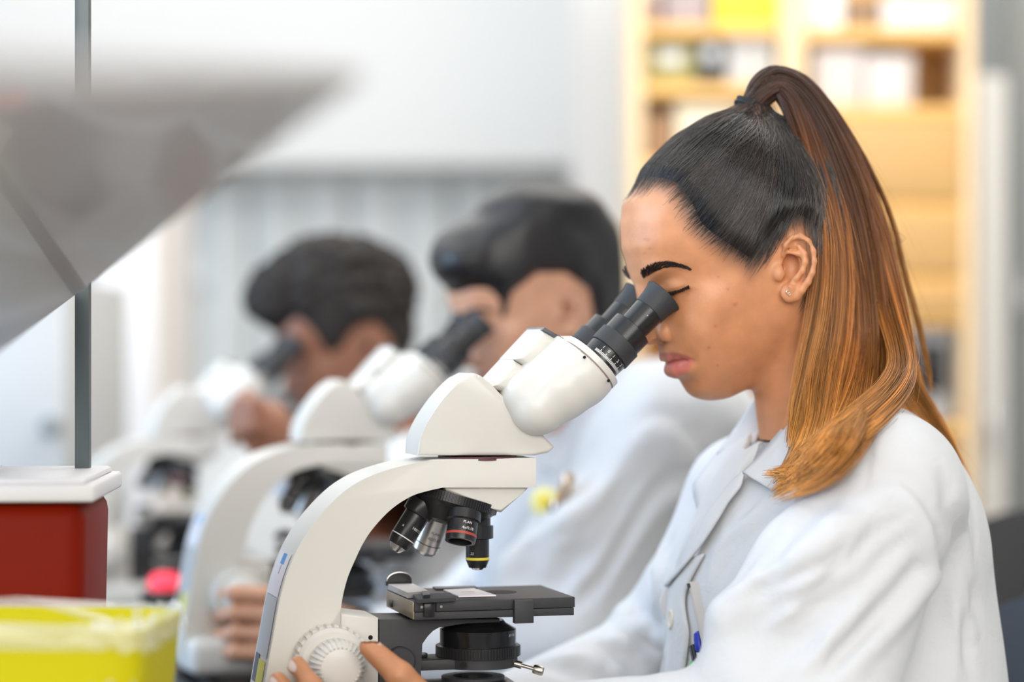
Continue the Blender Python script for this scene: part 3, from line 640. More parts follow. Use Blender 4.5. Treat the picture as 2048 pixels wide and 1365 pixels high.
def skin_mat(name):
    m, nt, b = nodes(name); N, L = nt.nodes, nt.links; a = N.new('ShaderNodeAttribute'); a.attribute_name = 'col'
    tc = N.new('ShaderNodeTexCoord'); n = N.new('ShaderNodeTexNoise'); n.inputs['Scale'].default_value = 55; n.inputs['Detail'].default_value = 6; L.new(tc.outputs['Object'], n.inputs['Vector'])
    mr = N.new('ShaderNodeMapRange'); mr.inputs[1].default_value = .3; mr.inputs[2].default_value = .7; mr.inputs[3].default_value = .90; mr.inputs[4].default_value = 1.08; L.new(n.outputs['Fac'], mr.inputs[0])
    hs = N.new('ShaderNodeHueSaturation'); L.new(a.outputs['Color'], hs.inputs['Color']); L.new(mr.outputs[0], hs.inputs['Value']); L.new(hs.outputs[0], b.inputs['Base Color'])
    b.inputs['Roughness'].default_value = .45; b.inputs['Specular IOR Level'].default_value = .5; b.inputs['Subsurface Weight'].default_value = .12; b.inputs['Subsurface Scale'].default_value = .004; b.inputs['Subsurface Radius'].default_value = (1, .4, .2)
    n2 = N.new('ShaderNodeTexNoise'); n2.inputs['Scale'].default_value = 420; n2.inputs['Detail'].default_value = 4; L.new(tc.outputs['Object'], n2.inputs['Vector'])
    bp = N.new('ShaderNodeBump'); bp.inputs['Strength'].default_value = .22; bp.inputs['Distance'].default_value = .0006; L.new(n2.outputs['Fac'], bp.inputs['Height']); L.new(bp.outputs['Normal'], b.inputs['Normal']); return m
M_SKIN = skin_mat('skin')
# ------------------------------------------------------------------ the microscope (one thing, copied for the row)
BENCH = .76
MF = Fr(955, 2.0795, PSI, BENCH)
m_ = lambda px, py, w=0.0: MF.p(px, py, -w / 1000)
M_SHELL = mat('cream_enamel', (.66, .635, .585), .38, coat=.15, var=.02)
M_BLACK = mat('black_metal', (.016, .016, .017), .26, bump=.06, scale=900)
M_SATIN = mat('black_satin', (.035, .035, .038), .55, bump=.15, scale=1200)
M_RUBBER = mat('dark_rubber', (.030, .031, .034), .55, bump=.25, scale=700)
M_CHROME = mat('steel', (.62, .61, .60), .22, metal=1)
M_INK = mat('white_print', (.75, .75, .75), .5)
M_DARKINK = mat('dark_print', (.05, .05, .06), .5)
M_YEL = mat('yellow_band', (.75, .62, .04), .4); M_REDB = mat('red_band', (.42, .06, .04), .4)
M_HOLE = mat('black_hole', (.003, .003, .003), .8)
M_EDGE = mat('tan_reflection_edge', (.36, .30, .22), .35, metal=.7)  # stage end metal; the tan of a warm reflection is put into its colour
def wrap_text(name, body, size, p0, ax, up_ang, t, r, mt, parent, flip=False, along=False):
    """flat print bent round a cylinder"""
    c = bpy.data.curves.new(name, 'FONT'); c.body = body; c.size = size; c.align_x = 'CENTER'; c.align_y = 'CENTER'; c.resolution_u = 2
    o = bpy.data.objects.new(name, c); S.collection.objects.link(o); dg = bpy.context.evaluated_depsgraph_get(); me = bpy.data.meshes.new_from_object(o.evaluated_get(dg)); bpy.data.objects.remove(o)
    ax = Vector(ax).normalized(); e1 = Vector((0, -1, 0)); e1 = (e1 - ax * e1.dot(ax)).normalized(); e2 = ax.cross(e1); p0 = Vector(p0)
    for v in me.vertices:
        x, y = v.co.x, v.co.y
        if flip: x, y = -x, -y
        if along: x, y = y, x
        a = up_ang + x / r; v.co = p0 + ax * (t + y) + (e1 * math.cos(a) + e2 * math.sin(a)) * (r + .00012)
    return link(name, me, mt, parent)
def knurl(mb, p0, ax, t0, t1, r, n, depth=.0006):
    ax = Vector(ax).normalized(); q = Vector((0, 0, 1)).rotation_difference(ax); p0 = Vector(p0)
    for i in range(n):
        a = 2 * PI * i / n; d = .38 * 2 * PI / n
        P4 = [(r - .0004, a - d), (r + depth, a - d * .6), (r + depth, a + d * .6), (r - .0004, a + d)]
        A = [mb.bm.verts.new(p0 + q @ Vector((rr * math.cos(b), rr * math.sin(b), t0))) for rr, b in P4]; Bv = [mb.bm.verts.new(p0 + q @ Vector((rr * math.cos(b), rr * math.sin(b), t1))) for rr, b in P4]
        for k in range(3): mb.bm.faces.new((A[k], A[k + 1], Bv[k + 1], Bv[k]))
        mb.bm.faces.new(A[::-1]); mb.bm.faces.new(Bv)
    return mb
def make_microscope(mf):
    T = mf.empty('microscope', label='sharp cream microscope with black objectives on the bench before the ponytailed woman', cat='microscope', group='microscopes in a row along the bench')
    pu = lambda pts, w: [tuple(m_(x, y, w)[[0, 2]]) for x, y in pts]
    # --- arm
    outer = rc([(512,1500),(520,1430),(530,1365),(545,1280),(562,1190),(585,1120),(615,1065),(655,1015),(700,975),(750,949),(810,931),(870,920)], 4)
    inner = rc([(885,976),(850,984),(821,994),(784,1018),(749,1054),(727,1086),(710,1121),(695,1157),(685,1196),(681,1225)], 4)
    poly = pu([tuple(p) for p in outer] + [(1072, 917), (1072, 974), (1062, 976)] + [tuple(p) for p in inner] + [(681, 1500)], 33)
    poly = [(u, max(z, .03)) for u, z in poly]
    arm = MB().prism(poly, -.033, .033, bev=.007, seg=4).build('arm', M_SHELL, T, 50)
    MB().prism(pu([(681,1228),(757,1237),(757,1480),(681,1480)], 29), -.029, .029, bev=.0015).build('focus_housing', M_SHELL, T)
    MB().lathe([(0, .0020), (.0004, .0018), (.0004, 0)], m_(741, 1276, 29.1), (0, -1, 0), 14).build('screw', M_HOLE, T)
    u0 = m_(520, 1420, 0)[0]
    b = MB().box((u0 - .004, -.062, .006), (.128, .062, .048), .012, seg=4)
    b.build('base', M_SHELL, T, 50)
    for su in (u0 + .02, .10):
        for sv in (-.045, .045): MB().lathe([(0, .009), (.008, .009)], (su, sv, 0), n=18).build('rubber_foot', M_RUBBER, T)
    for sgn in (-1, 1):
        kc = m_(664, 1327, 45); kc = Vector((kc[0], sgn * -.030 * -1, kc[2])); ax = (0, sgn, 0)
        rk = .0305; k = MB().lathe([(0, rk - .002), (.002, rk), (.017, rk - .001), (.020, rk - .004), (.020, .0)], Vector((kc.x, sgn * .032, kc.z)), ax, 64); knurl(k, Vector((kc.x, sgn * .032, kc.z)), ax, .003, .0165, rk - .0004, 30, .0018)
        ck = k.build('coarse_focus_knob', M_SHELL, T)
        c0 = Vector((m_(674, 1333, 60)[0], sgn * .052, m_(674, 1333, 60)[2])); rf = .0222
        k = MB().lathe([(0, rf), (.016, rf - .001), (.0215, rf - .005), (.0225, rf - .0075), (.0225, 0)], c0, ax, 56)
        for i in range(30):
            a = 2 * PI * i / 30; q = Vector((math.cos(a), 0, math.sin(a))); t = Vector((-math.sin(a), 0, math.cos(a)))
            p1, p2 = c0 + q * (rf - .0006) + Vector(ax) * .015, c0 + q * (rf - .0060) + Vector(ax) * .0226
            k.tube([c0 + q * (rf - .0002) + Vector(ax) * .004, p1, p2], [.0011, .0013, .0009], 6)
        k.build('fine_focus_knob', M_SHELL, ck)
    # --- stage carrier, knob
    MB().prism(pu([(757.5,1240),(757.5,1460),(842,1460),(842,1342),(842,1288),(854,1271),(865,1260),(878,1256),(930,1248),(1000,1247),(1000,1238)], 26), -.026, .026, bev=.0012).build('stage_carrier', M_SATIN, T)
    MB().lathe([(0, .0118), (.009, .0118), (.0105, .0105), (.0105, 0)], m_(799, 1321, 26), (0, -1, 0), 36).build('condenser_height_knob', M_SATIN, T)
    MB().box(m_(842, 1316, 4) , m_(851, 1305, -4), .0004).build('limit_screw', M_BLACK, T)
    # --- stage
    zt = (m_(826, 1204, 52)[2] + m_(1150, 1195, 52)[2]) / 2; ua, ub = m_(828, 1204, 52)[0], m_(1150, 1195, 52)[0]
    st = MB().box((ua, -.052, zt - .0088), (ub, .052, zt), .0006).build('stage', M_SATIN, T)
    MB().box((ua + .0006, -.0514, zt - .0155), (ub - .0006, .0514, zt - .0092), .0005).build('lower_plate', M_SATIN, st)
    MB().box((ua - .0006, -.0505, zt - .0150), (ua + .001, .0505, zt - .0006), .0003).build('end_strip', M_EDGE, st)
    MB().box((ua - .0022, .026, zt - .0130), (ua, .036, zt - .0070), .0004).build('catch', M_BLACK, st)
    bu0, bu1 = m_(1029, 1202, 56)[0], m_(1067, 1199, 56)[0]
    MB().box((bu0, -.057, m_(1067, 1247, 56)[2]), (bu1, -.050, zt - .001), .0005).build('drive_bracket', M_SATIN, T)
    MB().box((m_(873, 1204, 55)[0], -.0545, zt - .0085), (bu0 - .002, -.0515, zt - .0004), .0004).build('guide_rail', M_SATIN, st)
    MB().box((m_(848, 1204, 55)[0], -.056, zt - .0125), (m_(869, 1204, 55)[0], -.0515, zt - .0012), .0006).build('rail_clamp', M_BLACK, st)
    for x, y in ((843, 1215), (882, 1214)): MB().lathe([(0, .0014), (.0008, .0012), (.0008, 0)], m_(x, y, 52.5 if x < 860 else 55), (0, -1, 0), 12).build('screw', M_CHROME, st)
    def top(px, py, dz=0.0):
        lo, hi = -80.0, 80.0
        for _ in range(30):
            w = (lo + hi) / 2
            if m_(px, py, w)[2] > zt + dz: hi = w
            else: lo = w
        p = m_(px, py, w); return (p[0], p[1])
    def slab(pts, z0, z1, name, mt, parent):
        mb = MB(); a = [mb.bm.verts.new((*top(x, y, z1), zt + z0)) for x, y in pts]; c = [mb.bm.verts.new((v.co.x, v.co.y, zt + z1)) for v in a]; n = len(a)
        mb.bm.faces.new(a); mb.bm.faces.new(c[::-1])
        for i in range(n): mb.bm.faces.new((a[i], a[(i + 1) % n], c[(i + 1) % n], c[i]))
        return mb.build(name, mt, parent, 0)
    hx, hy = top(1000, 1185)
    MB().lathe([(0, .0145), (.00025, .0145), (.00025, 0)], (hx, hy, zt), n=40).build('light_opening', M_HOLE, st)
    cl = slab([(776,1169),(826,1168),(858,1183),(815,1186)], .0005, .0052, 'slide_holder', mat('satin_aluminium', (.62, .60, .60), .35, metal=.6), T)
    T['slide_pts'] = [c for x, y in ((887,1181),(948,1178),(992,1192),(917,1194)) for c in top(x, y, .001)] + [zt]
    hp = top(797, 1170, .004)
    hb = MB(); hpts = [(-.0115, 0)] + [(.0115 * math.cos(a), .004 + .0075 * math.sin(a)) for a in np.linspace(PI, 0, 14)] + [(.0115, 0)]
    hb.prism(hpts, -.0016, .0016, M=Matrix.Translation((hp[0] + .001, hp[1] + .004, zt + .003)) @ Matrix.Rotation(0, 4, 'Z')).build('finger_lever', M_BLACK, cl)
    hb = MB(); hb.tube([(x, 0, z) for x, z in hpts[1:-1]], .00028, 6); bmesh.ops.transform(hb.bm, matrix=Matrix.Translation((hp[0] + .0015, hp[1] + .0022, zt + .003)), verts=hb.bm.verts[:]); hb.build('lever_rim', M_CHROME, cl)
    slab([(826,1190),(900,1186),(912,1196),(836,1200)], .0004, .0034, 'spring_arm', M_SATIN, cl)
    slab([(843,1183),(858,1182),(860,1190),(846,1191)], .0034, .0062, 'pivot', M_BLACK, cl)
    slab([(865,1174),(950,1172),(955,1176),(872,1178)], .0003, .0018, 'back_stop', M_BLACK, cl)
    # --- condenser
    def ring(name, prof, cx, mt, parent, n=56, kn=None):
        c = m_(cx, 1300, 0); pr = [(m_(cx, y, 0)[2], r) for y, r in prof]; z0 = pr[-1][0]
        mb = MB().lathe([(z - z0, r) for z, r in pr[::-1]], (c[0], 0, z0), n=n)
        if kn: knurl(mb, (c[0], 0, 0), (0, 0, 1), m_(cx, kn[1], 0)[2], m_(cx, kn[0], 0)[2], kn[2], kn[3], .0006)
        return mb.build(name, mt, parent)
    M_GLOSS = mat('black_gloss', (.010, .010, .011), .16)
    cn = ring('condenser', [(1240, .022), (1246, .024), (1258, .0328), (1296, .0328), (1296, .030), (1318, .030)], 956, M_GLOSS, T)
    ring('aperture_ring', [(1289, .0352), (1290, .0360), (1311, .0360), (1312, .034)], 956, M_BLACK, cn, kn=(1291, 1310, .0360, 84))
    cb = m_(956, 1300, 0)
    wrap_text('scale_print', '0.9  0.8', .0032, (cb[0], 0, m_(956, 1277, 33)[2]), (0, 0, 1), .82, 0, .0328, M_INK, cn)
    zc1, zc0 = m_(900, 1321, 24)[2], m_(900, 1342, 24)[2]
    mb = MB().box((m_(842, 1330, 22)[0], -.020, zc0), (cb[0] + .030, .020, zc1), .001); mb.lathe([(0, .0325), (zc1 - zc0, .0325)], (cb[0], 0, zc0), n=48)
    cc = mb.build('condenser_mount', M_SATIN, T); cc['kind'] = 'stuff'
    MB().lathe([(0, .003), (.0004, .003), (.0004, 0)], m_(926, 1331, 31.5), (0, -1, 0), 16).build('set_screw', M_HOLE, cc)
    t0, t1 = Vector(m_(1030, 1328, 18)), Vector(m_(1086, 1344, 30)); td = (t1 - t0); L = td.length
    MB().lathe([(0, .0032), (.006, .0032), (.006, .0016), (L * .66, .0016), (L * .66, .0036), (L * .72, .0041), (L * .96, .0041), (L, .0036), (L, 0)], t0, td, 20).build('centring_screw', mat('brushed_nickel', (.55, .51, .45), .28, metal=1), cc)
    zl = m_(946, 1352, 0)[2]; rl = .0272
    MB().lathe([(-.02, .0175), (-.02, rl), (0, rl), (0, .0175), (-.02, .0175)], (m_(946, 1352, 0)[0], 0, zl), n=48, cap=False).build('filter_holder', M_SATIN, T)
    MB().box((m_(842, 1352, 0)[0], -.012, zl - .012), (m_(946, 1352, 0)[0] - .024, .012, zl - .003), .001).build('filter_bracket', M_SATIN, T)
    MB().lathe([(0, .034), (.020, .032), (.024, .026), (.024, .018), (.018, .017), (.018, 0)], (0, 0, .046), n=40).build('light_source', M_BLACK, T)
    # --- nosepiece
    nh = pu([(888,974),(1060,974),(1046,988),(1003,1026),(985,1018),(893,983)], 28)
    MB().prism(nh, -.028, .028, bev=.003).build('nosepiece_housing', M_SHELL, T)
    apex = Vector(m_(955, 837, 0)); apex.y = 0; ca = R(16.5); Aax = Vector((-math.sin(ca), 0, -math.cos(ca)))
    dc = apex + Aax * .0722; rd = .0375
    npz = MB().lathe([(-.0045, rd - .004), (-.004, rd), (.0040, rd), (.0052, rd - .0015), (.010, rd - .007), (.020, .024), (.023, .015), (.023, 0)], dc, Aax, 72)
    knurl(npz, dc, Aax, -.0038, .0038, rd, 96, .0006); npz = npz.build('nosepiece', M_BLACK, T)
    def objective(dirv, kind):
        d = Vector(dirv).normalized(); q = lambda t: apex + d * t
        col, body = M_SATIN, M_BLACK
        if kind == 'right': prof = [(.076, .0112), (.0925, .0112), (.0925, .0136), (.103, .0136), (.1035, .0130), (.1040, .0100), (.1220, .0100), (.1285, .0074), (.1285, .0060)]; bands = [(.1195, .0022, .0102, M_YEL)]; tip = [(.1285, .0058), (.1302, .0045), (.1306, .0026), (.1300, .0)]
        if kind == 'left': prof = [(.076, .0112), (.086, .0112), (.086, .0136), (.0965, .0136), (.098, .0130), (.0985, .0108), (.1225, .0108), (.1290, .0090), (.1290, .006)]; bands = [(.1200, .0009, .0110, M_INK)]; tip = [(.1288, .0078), (.1320, .0058), (.1340, .0040), (.1345, .0022), (.134, 0)]
        if kind == 'far': prof = [(.076, .0112), (.086, .0112), (.086, .0136), (.094, .0136), (.094, .0118), (.1190, .0118), (.1190, .0116), (.1260, .0112), (.1290, .0088), (.1290, .006)]; bands = [(.1186, .0008, .0119, M_DARKINK)]; tip = [(.1290, .0080), (.1305, .0055), (.1308, 0)]
        if kind == 'near': prof = [(.076, .0125), (.0845, .0125), (.0845, .0148), (.0925, .0148), (.0932, .0138), (.0938, .0132), (.1085, .0132), (.1110, .0128), (.1110, .0100), (.104, .0098), (.104, 0)]; bands = [(.1045, .0022, .0134, M_REDB)]; tip = None
        mb = MB().lathe([(t, r) for t, r in prof], apex, d, 44); ob = mb.build('objective_lens', M_CHROME_SOFT if kind == 'far' else body, T)
        for t, h, r, mt in bands: MB().lathe([(t, r - .0006), (t, r), (t + h, r), (t + h, r - .0006)], apex, d, 44, cap=False).build('colour_ring', mt, ob)
        if tip: MB().lathe(tip, apex, d, 28).build('lens_tip', M_CHROME, ob)
        else: MB().lathe([(.1042, .0098), (.1042, 0)], apex, d, 28, cap=False).build('front_lens', M_HOLE, ob)
        if kind == 'near':
            wrap_text('print', 'PLAN', .0032, apex, -d, .05, -.0965, .0134, M_INK, ob); wrap_text('print', '4x/0.10', .0036, apex, -d, .12, -.1015, .0134, M_INK, ob)
        if kind == 'far': wrap_text('print', 'PLAN', .0034, apex, -d, .05, -.107, .0118, M_DARKINK, ob); wrap_text('print', '40/0.65', .0042, apex, -d, .15, -.1125, .0118, M_DARKINK, ob)
        if kind == 'left': wrap_text('print', '100/1.25', .0034, apex, -d, .55, -.110, .0108, M_INK, ob); wrap_text('print', 'x', .0034, apex, -d, -.75, -.112, .0108, M_INK, ob)
        if kind == 'right': wrap_text('print', '.22', .0030, apex, -d, -.75, -.1160, .0100, M_INK, ob)
    M_CHROME_SOFT = mat('satin_chrome', (.60, .59, .57), .30, metal=.9)
    oa = R(16.5); Ue = Vector((math.cos(ca), 0, -math.sin(ca)))
    objective(Aax * math.cos(oa) + Ue * math.sin(oa), 'right'); objective(Aax * math.cos(oa) - Ue * math.sin(oa), 'left')
    objective(Aax * math.cos(R(17)) + Vector((.06, -math.sin(R(17)), 0)), 'near'); objective(Aax * math.cos(oa) + Vector((-.03, math.sin(oa), 0)), 'far')
    # --- head
    ho = pu([(836,912)] + [tuple(p) for p in rc([(838,886),(856,845),(888,798),(926,757)], 4)] + [tuple(p) for p in rc([(946,747),(958,750),(968,758)], 3)] + [(984,771),(1110,893),(1106,900),(1098,906),(1070,912)], 26)
    MB().prism(ho, -.026, .026, bev=.0055, seg=4).build('prism_housing', M_SHELL, T, 50)
    zd = m_(960, 915, 0)[2]; MB().lathe([(-.0014, .034), (.0014, .034)], (m_(955, 915, 0)[0], 0, zd), n=48).build('head_ring', mat('brown_seam', (.10, .03, .04), .5), T)
    fl = Vector(m_(1180, 722, 31)); tb = Vector(m_(1198.6, 726, 31)); rim = Vector(m_(1327, 592, 31)); ax = (rim - tb); LT = ax.length; ax.normalize(); perp = Vector((ax.z, 0, -ax.x))   # perp: down to the right
    g = Sculpt((-.02, -.07, .19), (.16, .07, .40), .0013)
    f0 = tb - ax * .009 - perp * .006; bk = Vector(m_(1078, 815, 31))
    for v in np.linspace(-.031, .031, 9):
        a = np.array((f0.x, v, f0.z)); c = np.array((bk.x, v * .92, bk.z)); mid = a * .45 + c * .55; g.cone(a + np.array(ax) * .02, a - np.array(ax) * .012, .0291, .0290, k=.003); g.cone(a - np.array(ax) * .010, mid, .0290, .0278, k=.003); g.cone(mid, c, .0278, .0240, k=.003)
    for v in np.linspace(-.024, .024, 7):
        a = np.array((f0.x, v, f0.z)) - np.array(perp) * .015; c = np.array((bk.x, v, bk.z)) - np.array(perp) * .015; g.cone(a + np.array(ax) * .02, c, .020, .020, k=.004)
    X, Y, Z = g.ax[0][:, None, None], g.ax[1][None, :, None], g.ax[2][None, None, :]
    g.F = np.maximum(g.F, ((X - f0.x) * ax.x + (Z - f0.z) * ax.z).astype(np.float32))
    V, Q = g.mesh(smooth=3); bh = link('binocular_body', npmesh('binocular_body', V, Q), M_SHELL, T)
    fp = [];
    for i in range(48):
        a = 2 * PI * i / 48; c, s_ = math.cos(a), math.sin(a); fp.append((s_ * .0292, (.031 if c >= 0 else -.031) + c * .0292))
    def plate(pts, t0, t1, name, mt, parent):
        fz = Vector((f0.x, 0, f0.z)); mb = MB(); A = [mb.bm.verts.new(fz + ax * t0 + perp * p + Vector((0, v, 0))) for p, v in pts]; C = [mb.bm.verts.new(fz + ax * t1 + perp * p + Vector((0, v, 0))) for p, v in pts]; n = len(A)
        mb.bm.faces.new(A); mb.bm.faces.new(C[::-1])
        for i in range(n): mb.bm.faces.new((A[i], A[(i + 1) % n], C[(i + 1) % n], C[i]))
        return mb.build(name, mt, parent)
    plate([(p * .99, v * .995) for p, v in fp], -.0004, .0006, 'seam', mat('dark_seam', (.30, .22, .20), .6), bh)
    fr = plate(fp, .0006, .0062, 'front_flange', M_SHELL, bh)
    for x, y in ((1169, 715), (1217, 762)):
        MB().lathe([(0, .0014), (.0003, .0013), (.0003, 0)], Vector(m_(x, y, 60.5)), (0, -1, 0), 10).build('screw', M_HOLE, bh)
    pv = lambda pts: pu(pts, 30)
    MB().prism(pv([(980,775),(1031,720),(1082,752),(1060,800)]), -.029, .029, bev=.008, seg=4).build('prism_cover', M_SHELL, T)
    MB().prism(pv([(1030.5,719.5),(1087,659),(1127,682),(1124,700),(1083,750)]), -.0294, .0294, bev=.008, seg=4).build('prism_cover', M_SHELL, T)
    MB().prism(pv([(1085,661),(1092,655),(1130,677),(1124,684)]), -.027, .027, bev=.001).build('cover_cap', mat('slate_plastic', (.08, .085, .095), .35), T)
    # eyepieces
    px2m = LT / 185.0
    for sv, near in ((-1, True), (1, False)):
        p0 = Vector((tb.x, sv * .031, tb.z)); k = px2m
        tube = MB().lathe([(-.009, .0165), (-.001, .0165), (-.001, .0180), (26 * k, .0187), (26 * k, .0182), (94 * k, .0185), (95 * k, .0178), (95 * k, .0128)], p0, ax, 56).build('eyepiece_tube', M_BLACK, T)
        MB().lathe([(27 * k, .0190), (28 * k, .0199), (60 * k, .0199), (61 * k, .0190)], p0, ax, 56, cap=False).build('rubber_grip', M_RUBBER, tube)
        ey = MB().lathe([(96 * k, .0125), (97 * k, .0132), (143 * k, .0140), (143 * k, .012)], p0, ax, 56).build('eyepiece', M_BLACK, T)
        MB().lathe([(142 * k, .0143), (143 * k, .0147), (160 * k, .0152), (175 * k, .0164), (185 * k, .0179), (186 * k, .0177), (180 * k, .0158), (165 * k, .013), (165 * k, 0)], p0, ax, 56).build('eyecup', M_RUBBER, ey)
        MB().lathe([(159 * k, .0130), (159 * k, 0)], p0, ax, 32, cap=False).build('lens', M_HOLE, ey)
        e1 = Vector((0, -1, 0)); e1 = (e1 - ax * e1.dot(ax)).normalized(); e2 = ax.cross(e1)
        if near:
            mb = MB()
            for i in range(-14, 19):
                a = i * .062 + .05; L = .0042 if i % 5 == 0 else .0026; r = .0183
                w = .00032; pts = []
                for t in (.0022, .0022 + L):
                    for s in (-1, 1):
                        b = a + s * w / r; pts.append(mb.bm.verts.new(p0 + ax * t + (e1 * math.cos(b) + e2 * math.sin(b)) * (.01805 + t * .062 + .0001)))
                mb.bm.faces.new((pts[0], pts[1], pts[3], pts[2]))
            sc = mb.build('scale_marks', M_INK, tube, 0); sc['kind'] = 'stuff'
            for i, s in ((-10, '1'), (-5, '0'), (0, '1'), (5, '2'), (10, '3'), (15, '4')): wrap_text('numeral', s, .0040, p0, ax, i * .062 + .05, .0088, .0188, M_INK, tube, flip=False)
            MB().box((-.0052, -.0002, -.0002), (.0052, .0002, .0002), M=Matrix.Translation(p0 + ax * (112 * k) + (e1 * .97 + e2 * .24) * .01345) @ Matrix.Rotation(0, 4, 'X') @ e2.to_track_quat('X', 'Z').to_matrix().to_4x4()).build('slot', M_HOLE, ey)
        else: wrap_text('print', 'PERI', .0040, p0, ax, -.30, 112 * k, .0136, M_INK, ey)
        MB().lathe([(0, .0007), (.0003, .0006), (.0003, 0)], p0 + ax * (127 * k) + (e1 * .98 - e2 * .1) * .0137, e1, 8).build('screw', M_CHROME, ey)
        MB().lathe([(0, .0009), (.0003, .0008), (.0003, 0)], p0 + ax * (76 * k) + (e1 * .98 + e2 * .05) * .0183, e1, 8).build('screw', M_CHROME, tube)
    # stickers on the back of the arm
    def sticker(name, pts, mt):
        # lies on the back face, whose outline in side view is `outer`
        oz = np.array([m_(x, y, 33)[[0, 2]] for x, y in outer]); mb = MB(); n = 6; vs = []
        (ya, yb), (wa, wb) = pts; za, zb = m_(560, ya, 0)[2], m_(560, yb, 0)[2]
        for i in range(n + 1):
            z = za + (zb - za) * i / n; u = np.interp(z, oz[:, 1], oz[:, 0]) - .0006; vs.append([mb.bm.verts.new((u, -wa / 1000, z)), mb.bm.verts.new((u, -wb / 1000, z))])
        for a, b in zip(vs, vs[1:]): mb.bm.faces.new((a[0], a[1], b[1], b[0]))
        return mb.build(name, mt, T, 0)
    sticker('paper_label', ((1190, 1106), (-26, 24)), mat('white_paper', (.72, .72, .76), .7))
    sticker('blue_mark', ((1129, 1108), (-8, 8)), mat('blue_print', (.10, .30, .62), .6))
    sticker('purple_mark', ((1148, 1130), (-2, 2)), mat('mauve_print', (.42, .30, .42), .6))
    sticker('grey_label', ((1310, 1192), (-26, 24)), mat('grey_label', (.48, .48, .48), .5, metal=.3))
    sticker('yellow_label', ((1368, 1318), (-8, 22)), mat('yellow_label', (.62, .58, .10), .6)); sticker('dark_label', ((1366, 1310), (-26, -8)), mat('dark_label', (.12, .13, .15), .6))
    return T
# ------------------------------------------------------------------ room
def struct(name, mb, mt, **k): o = mb.build(name, mt, None, 0); tag(o, kind='structure', **k); return o
M_WALL = mat('wall_paint', (.64, .64, .63), .8, bump=.05, scale=60)
M_CEIL = mat('ceiling_tile', (.84, .84, .82), .9)
M_FLOOR = mat('vinyl_floor', (.52, .51, .49), .35, var=.06, vscale=14)
X0, X1, Y0, Y1, ZC = -3.0, 3.2, -1.2, 6.6, 2.75
struct('floor', MB().box((X0, Y0, -.05), (X1, Y1, 0)), M_FLOOR)
struct('ceiling', MB().box((X0, Y0, ZC), (X1, Y1, ZC + .05)), M_CEIL)
struct('wall_back', MB().box((X0, Y1, 0), (X1, Y1 + .1, ZC)), M_WALL)
struct('wall_right', MB().box((X1, Y0, 0), (X1 + .1, Y1, ZC)), M_WALL)
wl = MB(); wy0, wy1, wz0, wz1 = .2, 3.8, .85, 2.45
wl.box((X0 - .1, Y0, 0), (X0, wy0, ZC)); wl.box((X0 - .1, wy1, 0), (X0, Y1, ZC)); wl.box((X0 - .1, wy0, 0), (X0, wy1, wz0)); wl.box((X0 - .1, wy0, wz1), (X0, wy1, ZC))
struct('wall_left', wl, M_WALL)
wf = MB()
for y in np.linspace(wy0, wy1, 4): wf.box((X0 - .08, y - .03, wz0), (X0 - .02, y + .03, wz1))
for z in (wz0 + .03, wz1 - .03): wf.box((X0 - .08, wy0, z - .03), (X0 - .02, wy1, z + .03))
w1 = struct('window_1', wf, mat('white_frame', (.8, .8, .8), .4))
gl = MB().box((X0 - .055, wy0, wz0), (X0 - .05, wy1, wz1)).build('pane', mat('window_glass', (1, 1, 1), .0, trans=1, ior=1.0), w1, 0)
# ceiling lights (the light itself comes from the lamps set at the top)
M_DIFF = mat('light_diffuser', (1, .98, .95), .5, emit=1.6)
for i, (x, y) in enumerate(((-.9, 2.4), (.9, 2.4), (-.9, 4.9), (.9, 4.9))):
    e = bpy.data.objects.new('ceiling_light', None); S.collection.objects.link(e); e.location = (x, y, ZC)
    tag(e, 'flat white ceiling light panel, %s above the bench row' % ['left one of the nearer pair', 'right one of the nearer pair', 'left one of the farther pair', 'right one of the farther pair'][i], 'light', 'ceiling light panels')
    MB().box((-.3, -.6, -.04), (.3, .6, -.001), .01).build('frame', M_WALL, e); MB().box((-.28, -.58, -.044), (.28, .58, -.0405)).build('diffuser', M_DIFF, e)
# ------------------------------------------------------------------ bench
M_TOP = mat('black_bench_top', (.018, .018, .02), .28, var=.1, vscale=20)
M_CAB = mat('light_cabinet', (.66, .66, .65), .5)
be = MF.empty('lab_bench', label='long lab bench with a black top under the microscopes', cat='bench'); be.location.z = 0
MB().box((-1.45, -1.05, .72), (.135, 2.4, BENCH), .004).build('worktop', M_TOP, be)
for v in np.arange(-.95, 2.3, .8):
    cb = MB().box((-1.40, v, .08), (-.52, v + .78, .72), .003).build('cupboard', M_CAB, be); MB().box((-.52, v + .01, .10), (-.502, v + .77, .70), .003).build('door', M_CAB, cb)
MB().box((-1.40, -.95, 0), (-.56, 2.25, .08)).build('plinth', M_TOP, be)
for v in (-.9, .72, 2.25): MB().box((.05, v - .02, 0), (.09, v + .02, .72), .003).build('leg', M_BLACK, be)
# post and overhead shelf
M_POST = mat('slate_metal', (.10, .12, .125), .4, metal=.2)
def world_box(name, mb, mt, label=None, cat=None, parent=None, **k): o = mb.build(name, mt, parent); tag(o, label, cat, **k); return o
pb = P(166, 900, 2.03)
se = bpy.data.objects.new('overhead_shelf', None); S.collection.objects.link(se); se.location = (pb.x, pb.y, BENCH); tag(se, 'glossy grey shelf on a slate post hanging over the left of the bench', 'shelf')
MB().box((-.006, -.006, 0), (.006, .006, ZC - BENCH), .001).build('post', M_POST, se)
M_SHELF = mat('glossy_grey_laminate', (.52, .49, .475), .34, coat=.12)
E2, E0 = P(728, 158, 1.08), P(150, 592, 2.0); dirE = (E0 - E2).normalized(); Efar = E2 + dirE * 1.9; lft = (P(-100, 150, .73) - E2).normalized(); nrm = dirE.cross(lft).normalized(); nrm = nrm if nrm.z > 0 else -nrm
